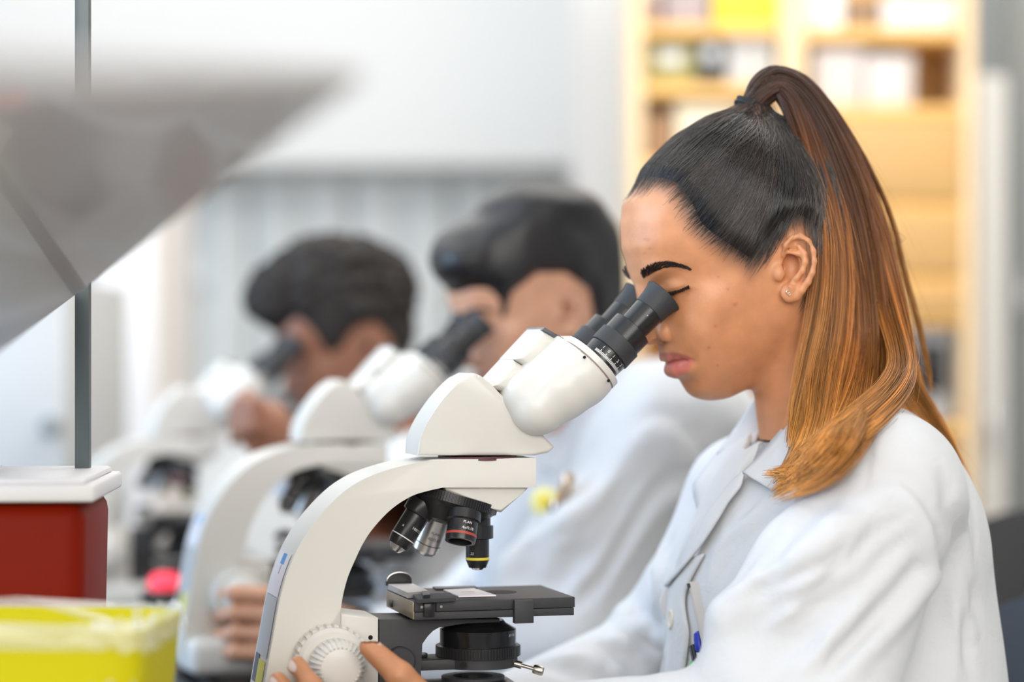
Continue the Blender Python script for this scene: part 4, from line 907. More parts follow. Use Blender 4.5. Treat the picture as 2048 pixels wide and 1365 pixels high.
mb = MB(); lo = [E2, Efar, Efar + lft * .36, E2 + lft * .36]; off = se.location
a = [mb.bm.verts.new(p - off) for p in lo]; b = [mb.bm.verts.new(p + nrm * .006 - off) for p in lo]
mb.bm.faces.new(a); mb.bm.faces.new(b)
for i in range(4): mb.bm.faces.new((a[i], a[(i + 1) % 4], b[(i + 1) % 4], b[i]))
bmesh.ops.bevel(mb.bm, geom=mb.bm.edges[:], offset=.0015, segments=2, affect='EDGES'); mb.build('shelf_board', M_SHELF, se)
q = E2 + lft * .34 + dirE * 1.7 - off
MB().box((q.x - .01, q.y - .01, 0), (q.x + .01, q.y + .01, ZC - BENCH), .001).build('post', M_POST, se)
# ------------------------------------------------------------------ background furniture
M_WOOD = mat('honey_wood', (.86, .50, .16), .45, var=.18, vscale=5, bump=.1, scale=40)
M_WOODL = mat('pale_wood', (.80, .58, .34), .5, var=.10, vscale=5)
M_DOOR = mat('light_honey_door', (.60, .35, .13), .45, var=.15, vscale=4)
def bookcase():
    D = 4.3; k = D / F; c = P(1620, 682, D); e = bpy.data.objects.new('bookcase', None); S.collection.objects.link(e); e.location = (c.x, D, 0); tag(e, 'tall honey-coloured wooden bookcase by the right wall behind the ponytailed woman', 'bookcase')
    X = lambda px: (px - 1620) * k; Z = lambda py: CZ + (682.5 - py) * k
    top = 2.05
    for px0, px1, mt in ((1262, 1288, M_WOODL), (1562, 1612, M_WOODL), (1926, 1950, M_WOODL)): MB().box((X(px0), 0, 0), (X(px1), .30, top), .002).build('upright', mt, e)
    MB().box((X(1288), .29, 0), (X(1926), .30, top)).build('back_panel', M_WOOD, e)
    for a, b, ys in ((1288, 1562, (58, 178, 330, 480, 640, 860)), (1612, 1926, (66, 222, 412, 560, 640, 860))):
        for y in ys: MB().box((X(a), .005, Z(y + 13)), (X(b), .29, Z(y - 11)), .002).build('shelf_board', M_WOOD, e)
    MB().box((X(1262), 0, top), (X(1950), .30, top + .02), .002).build('top_board', M_WOODL, e)
    for ya, yb in ((238, 400), (424, 548), (572, 634)): MB().box((X(1614), -.004, Z(yb)), (X(1924), .014, Z(ya)), .003).build('drawer_front', M_DOOR, e)
    L = [('book', 1292, 1320, 47, 120, (.45, .33, .30), 'brown-backed book lying third from the pillar'), ('file_box', 1330, 1422, 47, 90, (.42, .34, .33), 'dull mauve file box on the top left shelf of the bookcase'), ('yellow_folder', 1432, 1556, 47, 110, (.85, .62, .05), 'yellow box file on the top left shelf of the bookcase'),
         ('binder', 1294, 1392, 165, 82, (.34, .30, .10), 'khaki carton on the second left shelf of the bookcase'), ('binder', 1396, 1452, 165, 95, (.05, .05, .045), 'black ring binder beside the khaki carton'), ('file_box', 1458, 1552, 165, 96, (.55, .53, .50), 'pale grey box at the right of the black ring binder'),
         ('carton', 1296, 1350, 317, 90, (.38, .22, .12), 'brown carton on the third left shelf of the bookcase'), ('carton', 1356, 1480, 317, 112, (.86, .74, .52), 'cream carton on the third left shelf of the bookcase'),
         ('storage_box', 1616, 1692, 53, 80, (.84, .82, .80), 'white box on the top right shelf by the middle upright'), ('carton', 1698, 1764, 53, 60, (.30, .19, .11), 'dark brown carton between white boxes on the top right shelf'), ('storage_box', 1770, 1920, 53, 62, (.74, .68, .66), 'wide white box at the right end of the top shelf'),
         ('storage_box', 1632, 1730, 209, 116, (.68, .60, .56), 'pinkish white box on the second right shelf by the upright'), ('storage_box', 1738, 1832, 209, 100, (.70, .63, .58), 'pinkish white box second from the upright on the second right shelf'),
         ('instrument', 1800, 1912, 847, 190, (.42, .42, .42), 'grey bench instrument on the lowest visible shelf of the bookcase'), ('instrument', 1650, 1790, 847, 150, (.16, .15, .15), 'dark bench instrument on the lowest visible shelf of the bookcase')]
    for nm, a, b_, yb, h, col, lab in L:
        o = bpy.data.objects.new(nm, None); S.collection.objects.link(o); o.location = (c.x + X((a + b_) / 2), D + .03, Z(yb)); wdt = (b_ - a) * k / 2; hh = h * k
        tag(o, lab, nm.replace('_', ' ').split()[-1], 'things on the bookcase shelves'); mt = mat(nm + '_paint', col, .6)
        MB().box((-wdt, 0, 0), (wdt, .20, hh), .004).build('body', mt, o)
        if nm in ('storage_box', 'carton', 'file_box', 'yellow_folder'): MB().box((-wdt - .002, -.002, hh * .78), (wdt + .002, .202, hh + .002), .003).build('lid', mt, o)
        elif nm == 'instrument': MB().box((-wdt * .8, -.004, hh * .3), (wdt * .8, 0, hh * .85), .001).build('panel', M_BLACK, o)
        else: MB().box((-wdt * .5, -.0015, hh * .5), (wdt * .5, 0, hh * .8)).build('label_tab', M_INK, o)
bookcase()
def flat_col(name, px0, px1, py_top, D, depth, col, label, cat, knob=True, z0=0.0):
    k = D / F; c = P((px0 + px1) / 2, 682, D); e = bpy.data.objects.new(name, None); S.collection.objects.link(e); e.location = (c.x, D, z0); tag(e, label, cat); h = CZ + (682.5 - py_top) * k - z0; w_ = (px1 - px0) * k / 2; mt = mat(name + '_paint', col, .45)
    MB().box((-w_, 0, 0), (w_, depth, h), .006).build('body', mt, e); d = MB().box((-w_ + .004, -.018, .06), (w_ - .004, -.001, h - .01), .004).build('door', mt, e)
    if knob: MB().box((-w_ + .014, -.04, h * .55), (-w_ + .024, -.018, h * .55 + .12), .002).build('handle', M_CHROME, d)
flat_col('tall_locker', 1958, 2014, 150, 4.66, .08, (.74, .74, .73), 'narrow white tall locker at the right of the bookcase', 'locker')
flat_col('tall_cabinet', 2022, 2420, -260, 4.9, .5, (.24, .26, .26), 'grey-green tall cabinet behind the white locker', 'cabinet')
# wall cabinets with grey glass doors along the back
M_GLASSY = mat('grey_glass_door', (.66, .68, .67), .3); M_FRAME = mat('pale_frame', (.70, .71, .70), .5)
D = 6.25; k = D / F
for i, px in enumerate(range(300, 1280, 200)):
    c = P(px + 100, 682, D); e = bpy.data.objects.new('wall_cabinet', None); S.collection.objects.link(e); e.location = (c.x, D, CZ + (682.5 - 790) * k); H = 445 * k; w_ = 100 * k - .002
    tag(e, 'grey glass-fronted wall cabinet, %s from the left along the back wall' % ['first', 'second', 'third', 'fourth', 'fifth'][i], 'cabinet', 'grey wall cabinets along the back')
    MB().box((-w_, .01, 0), (w_, Y1 - D, H), .004).build('carcass', M_FRAME, e)
    for sx in (-1, 1):
        d = MB().box((min(0, sx * w_) + .004, -.012, .02), (max(0, sx * w_) - .004, .008, H - .02), .002).build('door', M_FRAME if (i + (sx > 0)) % 2 == 0 and i > 0 else M_GLASSY, e)
        MB().box((sx * .012 - .004, -.022, H * .45), (sx * .012 + .004, -.012, H * .6), .001).build('handle', M_CHROME, d)
e = bpy.data.objects.new('bulkhead', None)
bk = MB().box((X0, 5.95, CZ + (682.5 - 345) * k), (1.35, Y1, ZC)); o = struct('trim_1', bk, M_WALL)
# lower counter along the back
o = world_box('back_counter', MB().box((-2.6, 5.9, 0), (1.2, Y1 - .01, .9), .005), mat('counter_white', (.74, .74, .73), .5), 'long white counter along the back wall below the grey cabinets', 'counter')
# left: white cabinet beyond the post, tall pinkish door, pillar at the shelves
flat_col('white_cabinet', -260, 142, 560, 3.4, .5, (.56, .57, .57), 'white cabinet with a small dark knob behind the post at the left', 'cabinet', False, BENCH)
e = [o for o in S.objects if o.name == 'white_cabinet'][0]
MB().lathe([(0, .012), (.012, .012), (.02, .016), (.026, .012), (.026, 0)], (P(105, 850, 3.38).x - e.location.x, -.018, P(105, 850, 3.38).z - BENCH), (0, -1, 0), 20).build('knob', mat('grey_knob', (.30, .31, .31), .5), e)
flat_col('tall_cupboard', 185, 318, 300, 4.6, .5, (.80, .755, .73), 'pale pinkish tall cupboard beyond the post', 'cupboard', False)
struct('trim_2', MB().box((P(1150, 0, 5.2).x, 5.2, 0), (P(1262, 0, 5.2).x, 5.6, ZC)), M_WALL)
# ------------------------------------------------------------------ containers on the bench
def container():
    D = 1.88; k = D / F; xr = P(185, 0, D).x; H = P(0, 1003, D).z - BENCH; e = bpy.data.objects.new('sharps_container', None); S.collection.objects.link(e)
    e.location = (xr - .1165, D + .09, BENCH); e.rotation_euler = (0, 0, R(3)); tag(e, 'red plastic sharps container with a white lid on the bench', 'container')
    mb = MB().box((-.105, -.09, 0), (.105, .09, H), .018, seg=4)
    for v in mb.bm.verts:
        f = .955 + .045 * v.co.z / H; v.co.x *= f; v.co.y *= f
    mb.build('body', mat('red_plastic', (.20, .009, .001), .5, .12), e, 60)
    lm = mat('white_plastic', (.80, .78, .79), .4)
    ld = MB().box((-.1135, -.0985, H - .001), (.1135, .0985, H + .013), .003, seg=3).build('lid', lm, e)
    MB().box((-.108, -.093, H + .012), (.106, .093, H + .018), .004).build('lid_rim', lm, ld); MB().box((-.06, -.05, H + .0175), (.02, .05, H + .022), .004).build('flap', lm, ld)
def yellow_bin():
    D = 1.66; xr = P(340, 0, D).x; H = P(0, 1262, D).z - BENCH; e = bpy.data.objects.new('yellow_bin', None); S.collection.objects.link(e)
    e.location = (xr - .141, D + .075, BENCH); e.rotation_euler = (0, 0, R(-4)); tag(e, 'yellow open bin lined with a crinkled clear bag in front of the red container', 'bin')
    mb = MB(); n = 64; rings = []
    def loop(s, z, wob=0.0):
        out = []
        for i in range(n):
            a = 2 * PI * i / n; c, q = math.cos(a), math.sin(a); x = math.copysign(abs(c) ** .25, c) * .13 * s; y = math.copysign(abs(q) ** .25, q) * .075 * s
            out.append(Vector((x, y, z)))
        return out
    for s, z in ((.86, .002), (.88, 0), (1, H), (.975, H), (.90, .006)): rings.append([mb.bm.verts.new(p) for p in loop(s, z)])
    mb.bm.faces.new(rings[1][::-1]) if False else mb.bm.faces.new(rings[-1])
    for A, Bq in zip(rings[1:], rings[2:]):
        for i in range(n): mb.bm.faces.new((A[i], A[(i + 1) % n], Bq[(i + 1) % n], Bq[i]))
    mb.bm.faces.new(rings[1][::-1]); [mb.bm.verts.remove(v) for v in rings[0]]
    mb.build('body', mat('yellow_plastic', (.60, .53, .005), .5, .2), e, 60)
    m, nt, b = nodes('clear_film'); b.inputs['Base Color'].default_value = (.95, .95, .95, 1); b.inputs['Roughness'].default_value = .12; b.inputs['Alpha'].default_value = .26; b.inputs['Specular IOR Level'].default_value = .8
    mb = MB(); rr = random.Random(3); rings = []
    prof = [(.955, H - .06), (.972, H - .01), (.985, H + .006), (1.015, H + .004), (1.025, H - .004), (1.028, H - .009), (1.03, H - .014)]
    off = [[rr.uniform(-.004, .004) for _ in range(n)] for _ in prof]
    for (s, z), of in zip(prof, off): rings.append([mb.bm.verts.new(p + Vector((p.x, p.y, 0)).normalized() * of[i] * .6 + Vector((0, 0, of[(i * 7) % n] * .9))) for i, p in enumerate(loop(s, z))])
    for A, Bq in zip(rings, rings[1:]):
        for i in range(n): mb.bm.faces.new((A[i], A[(i + 1) % n], Bq[(i + 1) % n], Bq[i]))
    mb.build('bag_liner', m, e, 0)
container(); yellow_bin()
def red_lamp_box():
    D = 2.95; k = D / F; c = P(330, 1170, D); e = bpy.data.objects.new('warning_lamp', None); S.collection.objects.link(e); e.location = (c.x, D, BENCH); tag(e, 'small black box with a round red lit button beside the third microscope', 'lamp')
    h = P(0, 1178, D).z - BENCH; MB().box((-.026, -.03, 0), (.026, .03, h), .003).build('housing', M_BLACK, e)
    MB().lathe([(0, .020), (.010, .020), (.018, .014), (.020, 0)], (0, 0, h), n=28).build('red_button', mat('red_glow', (1, .05, .09), .4, emit=.75), e)
red_lamp_box()
# ------------------------------------------------------------------ chairs
def make_chair(name, x, y, ang, label, col):
    e = bpy.data.objects.new(name, None); S.collection.objects.link(e); e.location = (x, y, 0); e.rotation_euler = (0, 0, ang); tag(e, label, 'chair', 'lab chairs with moulded backs'); mt = mat('chair_plastic', col, .45, bump=.15, scale=500)
    # backrest: curved panel with a round grip hole, faces -u
    mb = MB(); nu, nv = 64, 48; G = {}
    for j in range(nv + 1):
        for i in range(nu + 1):
            a = (i / nu - .5) * 2; t = j / nv; y_ = a * .215 * (1 - .16 * t ** 3); top = .40 * (1 - .20 * abs(a) ** 3)
            z = .50 + t * top; x_ = .205 + .055 * t - .05 * a * a; hole = (y_ / .042) ** 2 + ((z - .79) / .030) ** 2
            G[i, j] = (mb.bm.verts.new((x_, y_, z)), hole)
    for j in range(nv):
        for i in range(nu):
            q = [G[i, j], G[i + 1, j], G[i + 1, j + 1], G[i, j + 1]]
            if sum(h for _, h in q) / 4 > 1.0: mb.bm.faces.new([v for v, _ in q])
    bmesh.ops.delete(mb.bm, geom=[v for v in mb.bm.verts if not v.link_faces], context='VERTS')
    br = mb.build('backrest', mt, e, 60); md = br.modifiers.new('th', 'SOLIDIFY'); md.thickness = .014; md.offset = 0
    MB().box((-.20, -.20, .432), (.20, .20, .458), .022, seg=3).build('seat', mt, e)
    MB().tube([(.10, 0, .425), (.20, 0, .43), (.245, 0, .50), (.247, 0, .60)], .014, 10).build('back_support', M_BLACK, e)
    MB().lathe([(0, .028), (.12, .028), (.12, .018), (.37, .018)], (0, 0, .06), n=20).build('column', M_CHROME, e)
    for i in range(5):
        a = 2 * PI * i / 5 + .3; l = MB().tube([(0, 0, .085), (math.cos(a) * .15, math.sin(a) * .15, .075), (math.cos(a) * .27, math.sin(a) * .27, .058)], [.02, .016, .012], 8).build('leg', M_BLACK, e)
        MB().lathe([(-.01, .024), (.01, .024)], (math.cos(a) * .27, math.sin(a) * .27, .026), (-math.sin(a), math.cos(a), 0), 16).build('caster', M_BLACK, l)
    return e
# ------------------------------------------------------------------ people
SK_W = (.61, .266, .124); LIP_W = (.64, .19, .15); NAIL_W = (.74, .60, .56)
def joined(name, parts, mt, parent):
    V, Q, C, n = [], [], [], 0
    for v, q, c in parts: V.append(v); Q.append(q + n); C.append(c); n += len(v)
    V, Q, C = np.concatenate(V), np.concatenate(Q), np.concatenate(C); ids, inv = np.unique(Q, return_inverse=True); me = npmesh(name, V[ids], inv.reshape(Q.shape)); vcol(me, C[ids]); return link(name, me, mt, parent)
def sub_mesh(V, Q, keep):
    f = keep[Q].all(1); q = Q[f]; ids = np.unique(q); mp = np.full(len(V), -1); mp[ids] = np.arange(len(ids)); return V[ids], mp[q]
def dress(parent, coat, limbs, coat_mat, xf=None):
    V, Q = coat; o = link('lab_coat', npmesh('lab_coat', V, Q), coat_mat, parent)
    V, Q = limbs; z = V[:, 2]
    for s in (1, -1):
        v, q = sub_mesh(V, Q, (z < .10) & (V[:, 1] * s > 0)); link('shoe', npmesh('shoe', v, q), M_BLACK, parent)
    v, q = sub_mesh(V, Q, (z > .088) & (z < .70)); link('trousers', npmesh('trousers', v, q), M_TROUSERS, parent)
    return o
def upper(limbs): return sub_mesh(limbs[0], limbs[1], limbs[0][:, 2] > .66)
LIMBS = build_limbs().mesh(smooth=2)
COATG = build_coat(.0027); COAT = COATG.mesh(smooth=2)
def roots(V, C):
    """dark hair roots and a soft shade along the hairline, painted into the skin colour"""
    sd = poly_sd(HPOLY, V[:, 0], V[:, 2]); m = .82 * smst(sd, -.009, .012)[:, None] * smst(V[:, 2], 1.13, 1.16)[:, None]; ear = WF.p(1592, 535, -.074); m = m * smst(np.linalg.norm((V - ear) * (1, .8, .8), axis=1), .018, .026)[:, None]
    return C * (1 - m) + np.array((.035, .022, .017)) * m
W = WF.empty('person', label='person with a long ombre ponytail in a white lab coat bending to the sharp microscope', cat='person', group='people in lab coats at microscopes')
hv, hq, hn = build_hand(); fv, fq = far_hand(); UPP = uv, uq = upper(LIMBS)
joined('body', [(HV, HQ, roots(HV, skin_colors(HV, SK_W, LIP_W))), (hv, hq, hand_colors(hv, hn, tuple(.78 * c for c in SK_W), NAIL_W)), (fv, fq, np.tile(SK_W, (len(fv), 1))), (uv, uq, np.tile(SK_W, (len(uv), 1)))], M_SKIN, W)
coat = dress(W, COAT, LIMBS, M_COAT)
sv, sq = build_shirt(); M_KNIT = mat('grey_knit', (.34, .34, .35), .9, var=.75, vscale=620, bump=.6, scale=620); link('knit_shirt', npmesh('knit_shirt', sv, sq), M_KNIT, W)
# collar, lapels, front edge, button
def out_of(g, Pn, gap, it=9):
    sh = Pn.shape; q = Pn.reshape(-1, 3).copy()
    for _ in range(it):
        f = g.sample(q); m = (f < gap) & (q > g.lo).all(1) & (q < g.lo + g.h * (g.n - 1)).all(1)
        if not m.any(): break
        G = CAML - q[m]; G /= np.linalg.norm(G, axis=1)[:, None]; q[m] += G * (gap - f[m])[:, None].clip(0, .03)      # strands come to lie on the near side of the cloth
    return q.reshape(sh)
def snapped(pts, lift):
    """garment edges laid on the coat: picture position and lift in mm above the cloth"""
    return [tuple(p) for p in pts]
ruled('far_collar', [(1513,795,-46),(1476,850,-58),(1434,909,-66)], [(1517,803,-42),(1529,850,-34),(1527,862,-32)], M_COAT, coat, bulge=.003, th=.002)
ruled('far_lapel', [(1434,907,-70),(1405,945,-72),(1387,972,-66),(1391,1004,-52),(1403,1046,-36)], [(1527,858,-32),(1507,890,-18),(1492,930,-4),(1474,967,6),(1419,1044,10)], M_COAT, coat, bulge=.005, th=.002)
TORSO = Sculpt.__new__(Sculpt); TORSO.__dict__.update(COATG.__dict__); TORSO.F = COATG.T
ruled('collar_stand', [(1600,816,56),(1590,826,56),(1568,862,50),(1548,894,42)], [(1640,860,66),(1620,880,62),(1592,908,56),(1566,926,48)], M_COAT, coat, bulge=.002, th=.002)
laid('near_collar', [(1604,836),(1594,850),(1560,890),(1528,928),(1497,957)], [(1730,862),(1700,888),(1650,930),(1600,964),(1550,987)], TORSO, M_COAT, coat, lift=(8, 6), th=.002, bow=4)
fe = [(1497,953),(1474,967),(1445,1006),(1419,1042),(1389,1120),(1344,1172),(1328,1203),(1333,1226),(1342,1268),(1336,1310),(1326,1364),(1320,1440)]
laid('near_lapel', fe[:6], [(1500,962),(1492,984),(1470,1012),(1452,1042),(1412,1104),(1352,1176)], TORSO, M_COAT, coat, lift=(5, 8), th=.0022, bow=2)
laid('button_placket', fe[4:], [(1416,1110),(1388,1160),(1376,1196),(1378,1230),(1384,1265),(1380,1310),(1372,1365),(1366,1440)], TORSO, M_COAT, coat, lift=(4, 3.4), th=.002, bow=1)
M_BTN = mat('ivory_button', (.68, .64, .56), .35)
bs = snap(TORSO, [(1355, 1240)]); bn = TORSO.grad(bs, .008)[0]; bn /= np.linalg.norm(bn); bp = Vector(bs[0] + bn * .0050); bn = Vector(bn)
bt = MB().lathe([(0, .0085), (.0016, .0092), (.0026, .0085), (.0022, .0062), (.0014, .0055), (.0014, 0)], bp, bn, 32).build('button', M_BTN, coat)
# hair
CV, CQ = CG.mesh(smooth=1); link('hair', npmesh('hair', CV, CQ), M_CAP, W)
def ease(P0, P1):
    d = P1 - P0; mx = d.copy()
    for _ in range(5):
        e = np.pad(d, ((0, 0), (1, 1), (0, 0)), 'edge'); d = .25 * e[:, :-2] + .5 * e[:, 1:-1] + .25 * e[:, 2:]
        k = np.linalg.norm(mx, axis=2, keepdims=True) > np.linalg.norm(d, axis=2, keepdims=True); d = np.where(k, mx, d)
    return P0 + d
PONY = ease(PONY, out_of(COATG, PONY, .004)); qx, qy = px_of(PONY.reshape(-1, 3)); mk = ((qx > 1490) & (qx < 1735) & (qy > 815) & (qy < 1000)).reshape(PONY.shape[:2]); P1_ = PONY.copy(); P1_[mk] = out_of(COATG, PONY[mk], .0125); PONY = ease(PONY, P1_)
PONY[:] = PONY + RNG.normal(0, .0005, PONY.shape) * 0
tp = np.full(HAIR.shape[:2], .00021); tp[:, :5] = np.array((.00004, .00009, .00013, .00017, .00020))[None]; curves('hair_strands', HAIR, 0, 0, M_DARKHAIR, W, taper=tp, tone=HAIR_TONE)
curves('ponytail', PONY, .00024, .00012, M_OMBRE, W, tone=PONY_TONE)
curves('loose_hair', fly_aways(), .00011, .00004, M_OMBRE, W)
tn = (B(1537, 221, 0) - B(1471, 200, 0)); tn /= np.linalg.norm(tn); tax = np.cross(tn, (0, 1, 0)); tax = tax if tax[2] > 0 else -tax; mb = MB()
for k_, (r, dz) in enumerate(((.0142, -.0046), (.0150, -.0010), (.0138, .0028))):
    c = B(1505, 212, 0) + tax * dz; pts = [c + tn * r * math.cos(a) + np.array((0, 1, 0)) * r * .8 * math.sin(a) + tax * .0012 * math.sin(2 * a + k_) for a in np.linspace(0, 2 * PI, 41)]
    mb.tube(pts, .0022, 8)
ht = mb.build('hair_tie', mat('black_elastic', (.012, .013, .016), .7, bump=.4, scale=900), W); ht['kind'] = 'stuff'
# eyebrows, lashes, earring
M_BROW = hair_mat('brow_hair', [(0, (.026, .016, .012)), (1, (.034, .02, .015))], .5, .3, .3)
def tufts(name, line, width, n, L, dirf, r0, side):
    C = snap(HG, rc(np.array(line), 6)); t = np.sort(RNG.random(n)); idx = t * (len(C) - 1); i = np.minimum(idx.astype(int), len(C) - 2); f = (idx - i)[:, None]; c = C[i] * (1 - f) + C[i + 1] * f
    T = C[i + 1] - C[i]; T /= np.linalg.norm(T, axis=1)[:, None]; G = HG.grad(c, .002); G /= np.linalg.norm(G, axis=1)[:, None]; U = np.cross(G, T); U *= np.sign(U[:, 2:3])
    wv = np.interp(t, np.linspace(0, 1, len(width)), width)[:, None]; p = c + U * wv * RNG.uniform(-1, 1, (n, 1)); m = 6; out = np.zeros((n, m, 3))
    for k_ in range(m):
        s = k_ / (m - 1); out[:, k_] = p + dirf(T, U, G, s, t[:, None]) * L * s * RNG.uniform(.8, 1.2, (n, 1)) ** .2 + G * .0008
    if side < 0: out[..., 1] *= -1
    return curves(name, out, r0, r0 * .5, M_BROW, W)
BROW = [(1285,553),(1298,543),(1316,534),(1338,528.5),(1358,529.5),(1378,534.5)]
for s in (1, -1):
    tufts('eyebrow', BROW, [.0026, .0032, .0032, .0028, .0020, .0006], 620, .0058, lambda T, U, G, k, t: T * .9 + U * (.55 - .75 * t) + G * (.10 + .15 * k), .00022, s)
    tufts('eyelashes', [(1342,584),(1352,582),(1362,579),(1378,571.5)], [.0006] * 2, 190, .0095, lambda T, U, G, k, t: G * (.95 - .35 * k) - U * (.55 - .5 * k * k) + T * (.5 * t - .1), .00040, s)
    C = snap(HG, rc(np.array([(1334,586),(1345,583.5),(1357,580.5),(1368,576),(1380,570.5)]), 5)); C[:, 1] *= s
    MB().tube([tuple(p) for p in C], [.0002] + [.0009] * (len(C) - 2) + [.0002], 6).build('lash_line', mat('eyeliner', (.012, .008, .007), .5), W)
ec = snap(HG, [(1578.6, 586)], -.0008)[0]; hp = []
for a in np.linspace(0, 2 * PI, 33): hp.append(ec + np.array(((16 * math.sin(a) ** 3) * .00018, -.0002, (13 * math.cos(a) - 5 * math.cos(2 * a) - 2 * math.cos(3 * a) - math.cos(4 * a)) * .00018)))
mb = MB().tube(hp, .00058, 8); z0 = ec + np.array((0, -.0003, .0004))
for dx, dz in ((0, .0022), (-.0018, -.0016), (.0018, -.0016)): mb.tube([z0, z0 + np.array((dx, 0, dz))], .0004, 6)
er = mb.build('earring', mat('pale_gold', (.80, .66, .50), .2, metal=1), W); er['kind'] = 'stuff'
# ------------------------------------------------------------------ pens in the breast pocket
def pen_empty(name, px, py, lift, label):
    p = snap(TORSO, [(px, py)])[0] + np.array((-.2, -1, .1)) * lift / 1000; wp = WF.o + Vector((p[0] * WF.c - p[1] * WF.s, p[0] * WF.s + p[1] * WF.c, p[2])); e = bpy.data.objects.new(name, None); S.collection.objects.link(e); e.location = wp; e.rotation_euler = (0, 0, PSI); tag(e, label, 'pen', 'pens in the breast pocket'); return e, p
PW = 5
def rel(px, py, lift=5): return Vector(snap(TORSO, [(px, py)])[0] + np.array((-.2, -1, .1)) * lift / 1000 - o_)
e, o_ = pen_empty('marker_pen', 1406, 1300, PW, 'flat silver grey pen, tallest in the woman\'s breast pocket')
r_ = rel
mb = MB(); t0, t1 = r_(1385, 1164, 11), r_(1424, 1330, 11); d = (t1 - t0).normalized(); sd = Vector((d.z, 0, -d.x)); q = [mb.bm.verts.new(p) for p in (t0 + sd * .0072 + Vector((0, -.002, 0)), t0 - sd * .0072 + Vector((0, -.002, 0)), t1 - sd * .0076 + Vector((0, -.002, 0)), t1 + sd * .0076 + Vector((0, -.002, 0)))]
q2 = [mb.bm.verts.new(v.co + Vector((0, .004, 0))) for v in q]; mb.bm.faces.new(q); mb.bm.faces.new(q2[::-1])
for i in range(4): mb.bm.faces.new((q[i], q[(i + 1) % 4], q2[(i + 1) % 4], q2[i]))
bmesh.ops.bevel(mb.bm, geom=mb.bm.edges[:], offset=.0009, segments=2, affect='EDGES'); mb.build('barrel', mat('silver_grey', (.50, .48, .47), .4), e)
MB().lathe([(0, .0016), (.004, .0016)], t0 + sd * .0072 + d * .002, d, 10).build('clip_tip', M_BLACK, e)
e, o_ = pen_empty('ballpoint_pen', 1398, 1320, PW + 6, 'pen with a rounded blue cap in the woman\'s breast pocket')
MB().lathe([(0, .0018), (.002, .0040), (.008, .0046), (.016, .0044), (.018, .0034)], r_(1392, 1263, PW + 6), r_(1398, 1312, PW + 6) - r_(1392, 1263, PW + 6), 20).build('cap', mat('blue_plastic', (.012, .03, .40), .35), e)
MB().lathe([(0, .0036), (.05, .0036)], r_(1397, 1304, PW + 6), (.15, 0, -1), 14).build('barrel', mat('clear_barrel', (.72, .72, .75), .3), e)
e, o_ = pen_empty('felt_pen', 1388, 1350, PW + 10, 'black pen with a green end in the woman\'s breast pocket')
MB().lathe([(0, .0030), (.0006, .0036), (.020, .0038)], r_(1381, 1291, PW + 10), r_(1389, 1330, PW + 10) - r_(1381, 1291, PW + 10), 16).build('barrel', M_BLACK, e)
MB().lathe([(0, .0040), (.003, .0056), (.010, .0070), (.016, .0066), (.017, .0)], r_(1388, 1322, PW + 10), r_(1383, 1356, PW + 10) - r_(1388, 1322, PW + 10), 20).build('cap', mat('green_plastic', (.01, .50, .07), .35), e)
# ------------------------------------------------------------------ microscope, its copies, slide
MIC = make_microscope(MF)
sp = list(MIC['slide_pts']); del MIC['slide_pts']; sc_ = Vector((sum(sp[0:8:2]) / 4, sum(sp[1:8:2]) / 4, sp[8] + .0004))
e = bpy.data.objects.new('microscope_slide', None); S.collection.objects.link(e); e.location = MF.o + Vector((sc_.x * MF.c - sc_.y * MF.s, sc_.x * MF.s + sc_.y * MF.c, sc_.z)); e.rotation_euler = (0, 0, PSI); tag(e, 'glass slide with a pale pink smear on the sharp microscope stage', 'slide')
mb = MB(); q = [mb.bm.verts.new((sp[2 * i] - sc_.x, sp[2 * i + 1] - sc_.y, 0)) for i in range(4)]; q2 = [mb.bm.verts.new(v.co + Vector((0, 0, .0011))) for v in q]; mb.bm.faces.new(q); mb.bm.faces.new(q2[::-1])
for i in range(4): mb.bm.faces.new((q[i], q[(i + 1) % 4], q2[(i + 1) % 4], q2[i]))
mb.build('glass', mat('pale_slide', (.86, .76, .78), .12), e, 0); MB().lathe([(.0011, .006), (.0013, .0055), (.0013, 0)], n=20).build('smear', mat('pink_smear', (.62, .46, .46), .3), e)
def copy_tree(o, parent=None):
    c = o.copy(); S.collection.objects.link(c); c.parent = parent
    for ch in o.children: copy_tree(ch, c)
    return c
def copy_at(o, loc, ang, sc, label):
    c = copy_tree(o); c.location = loc; c.rotation_euler = (0, 0, ang); c.scale = (sc,) * 3; c['label'] = label; return c
M2P = P(688, 682, 2.66); M2P.z = BENCH; M3P = P(378, 682, 3.22); M3P.z = BENCH
MIC2 = copy_at(MIC, M2P, R(20), .955, 'cream microscope in front of the man with straight black hair')
MIC3 = copy_at(MIC, M3P, R(20), .90, 'cream microscope in front of the man with curly hair, farthest of the row')
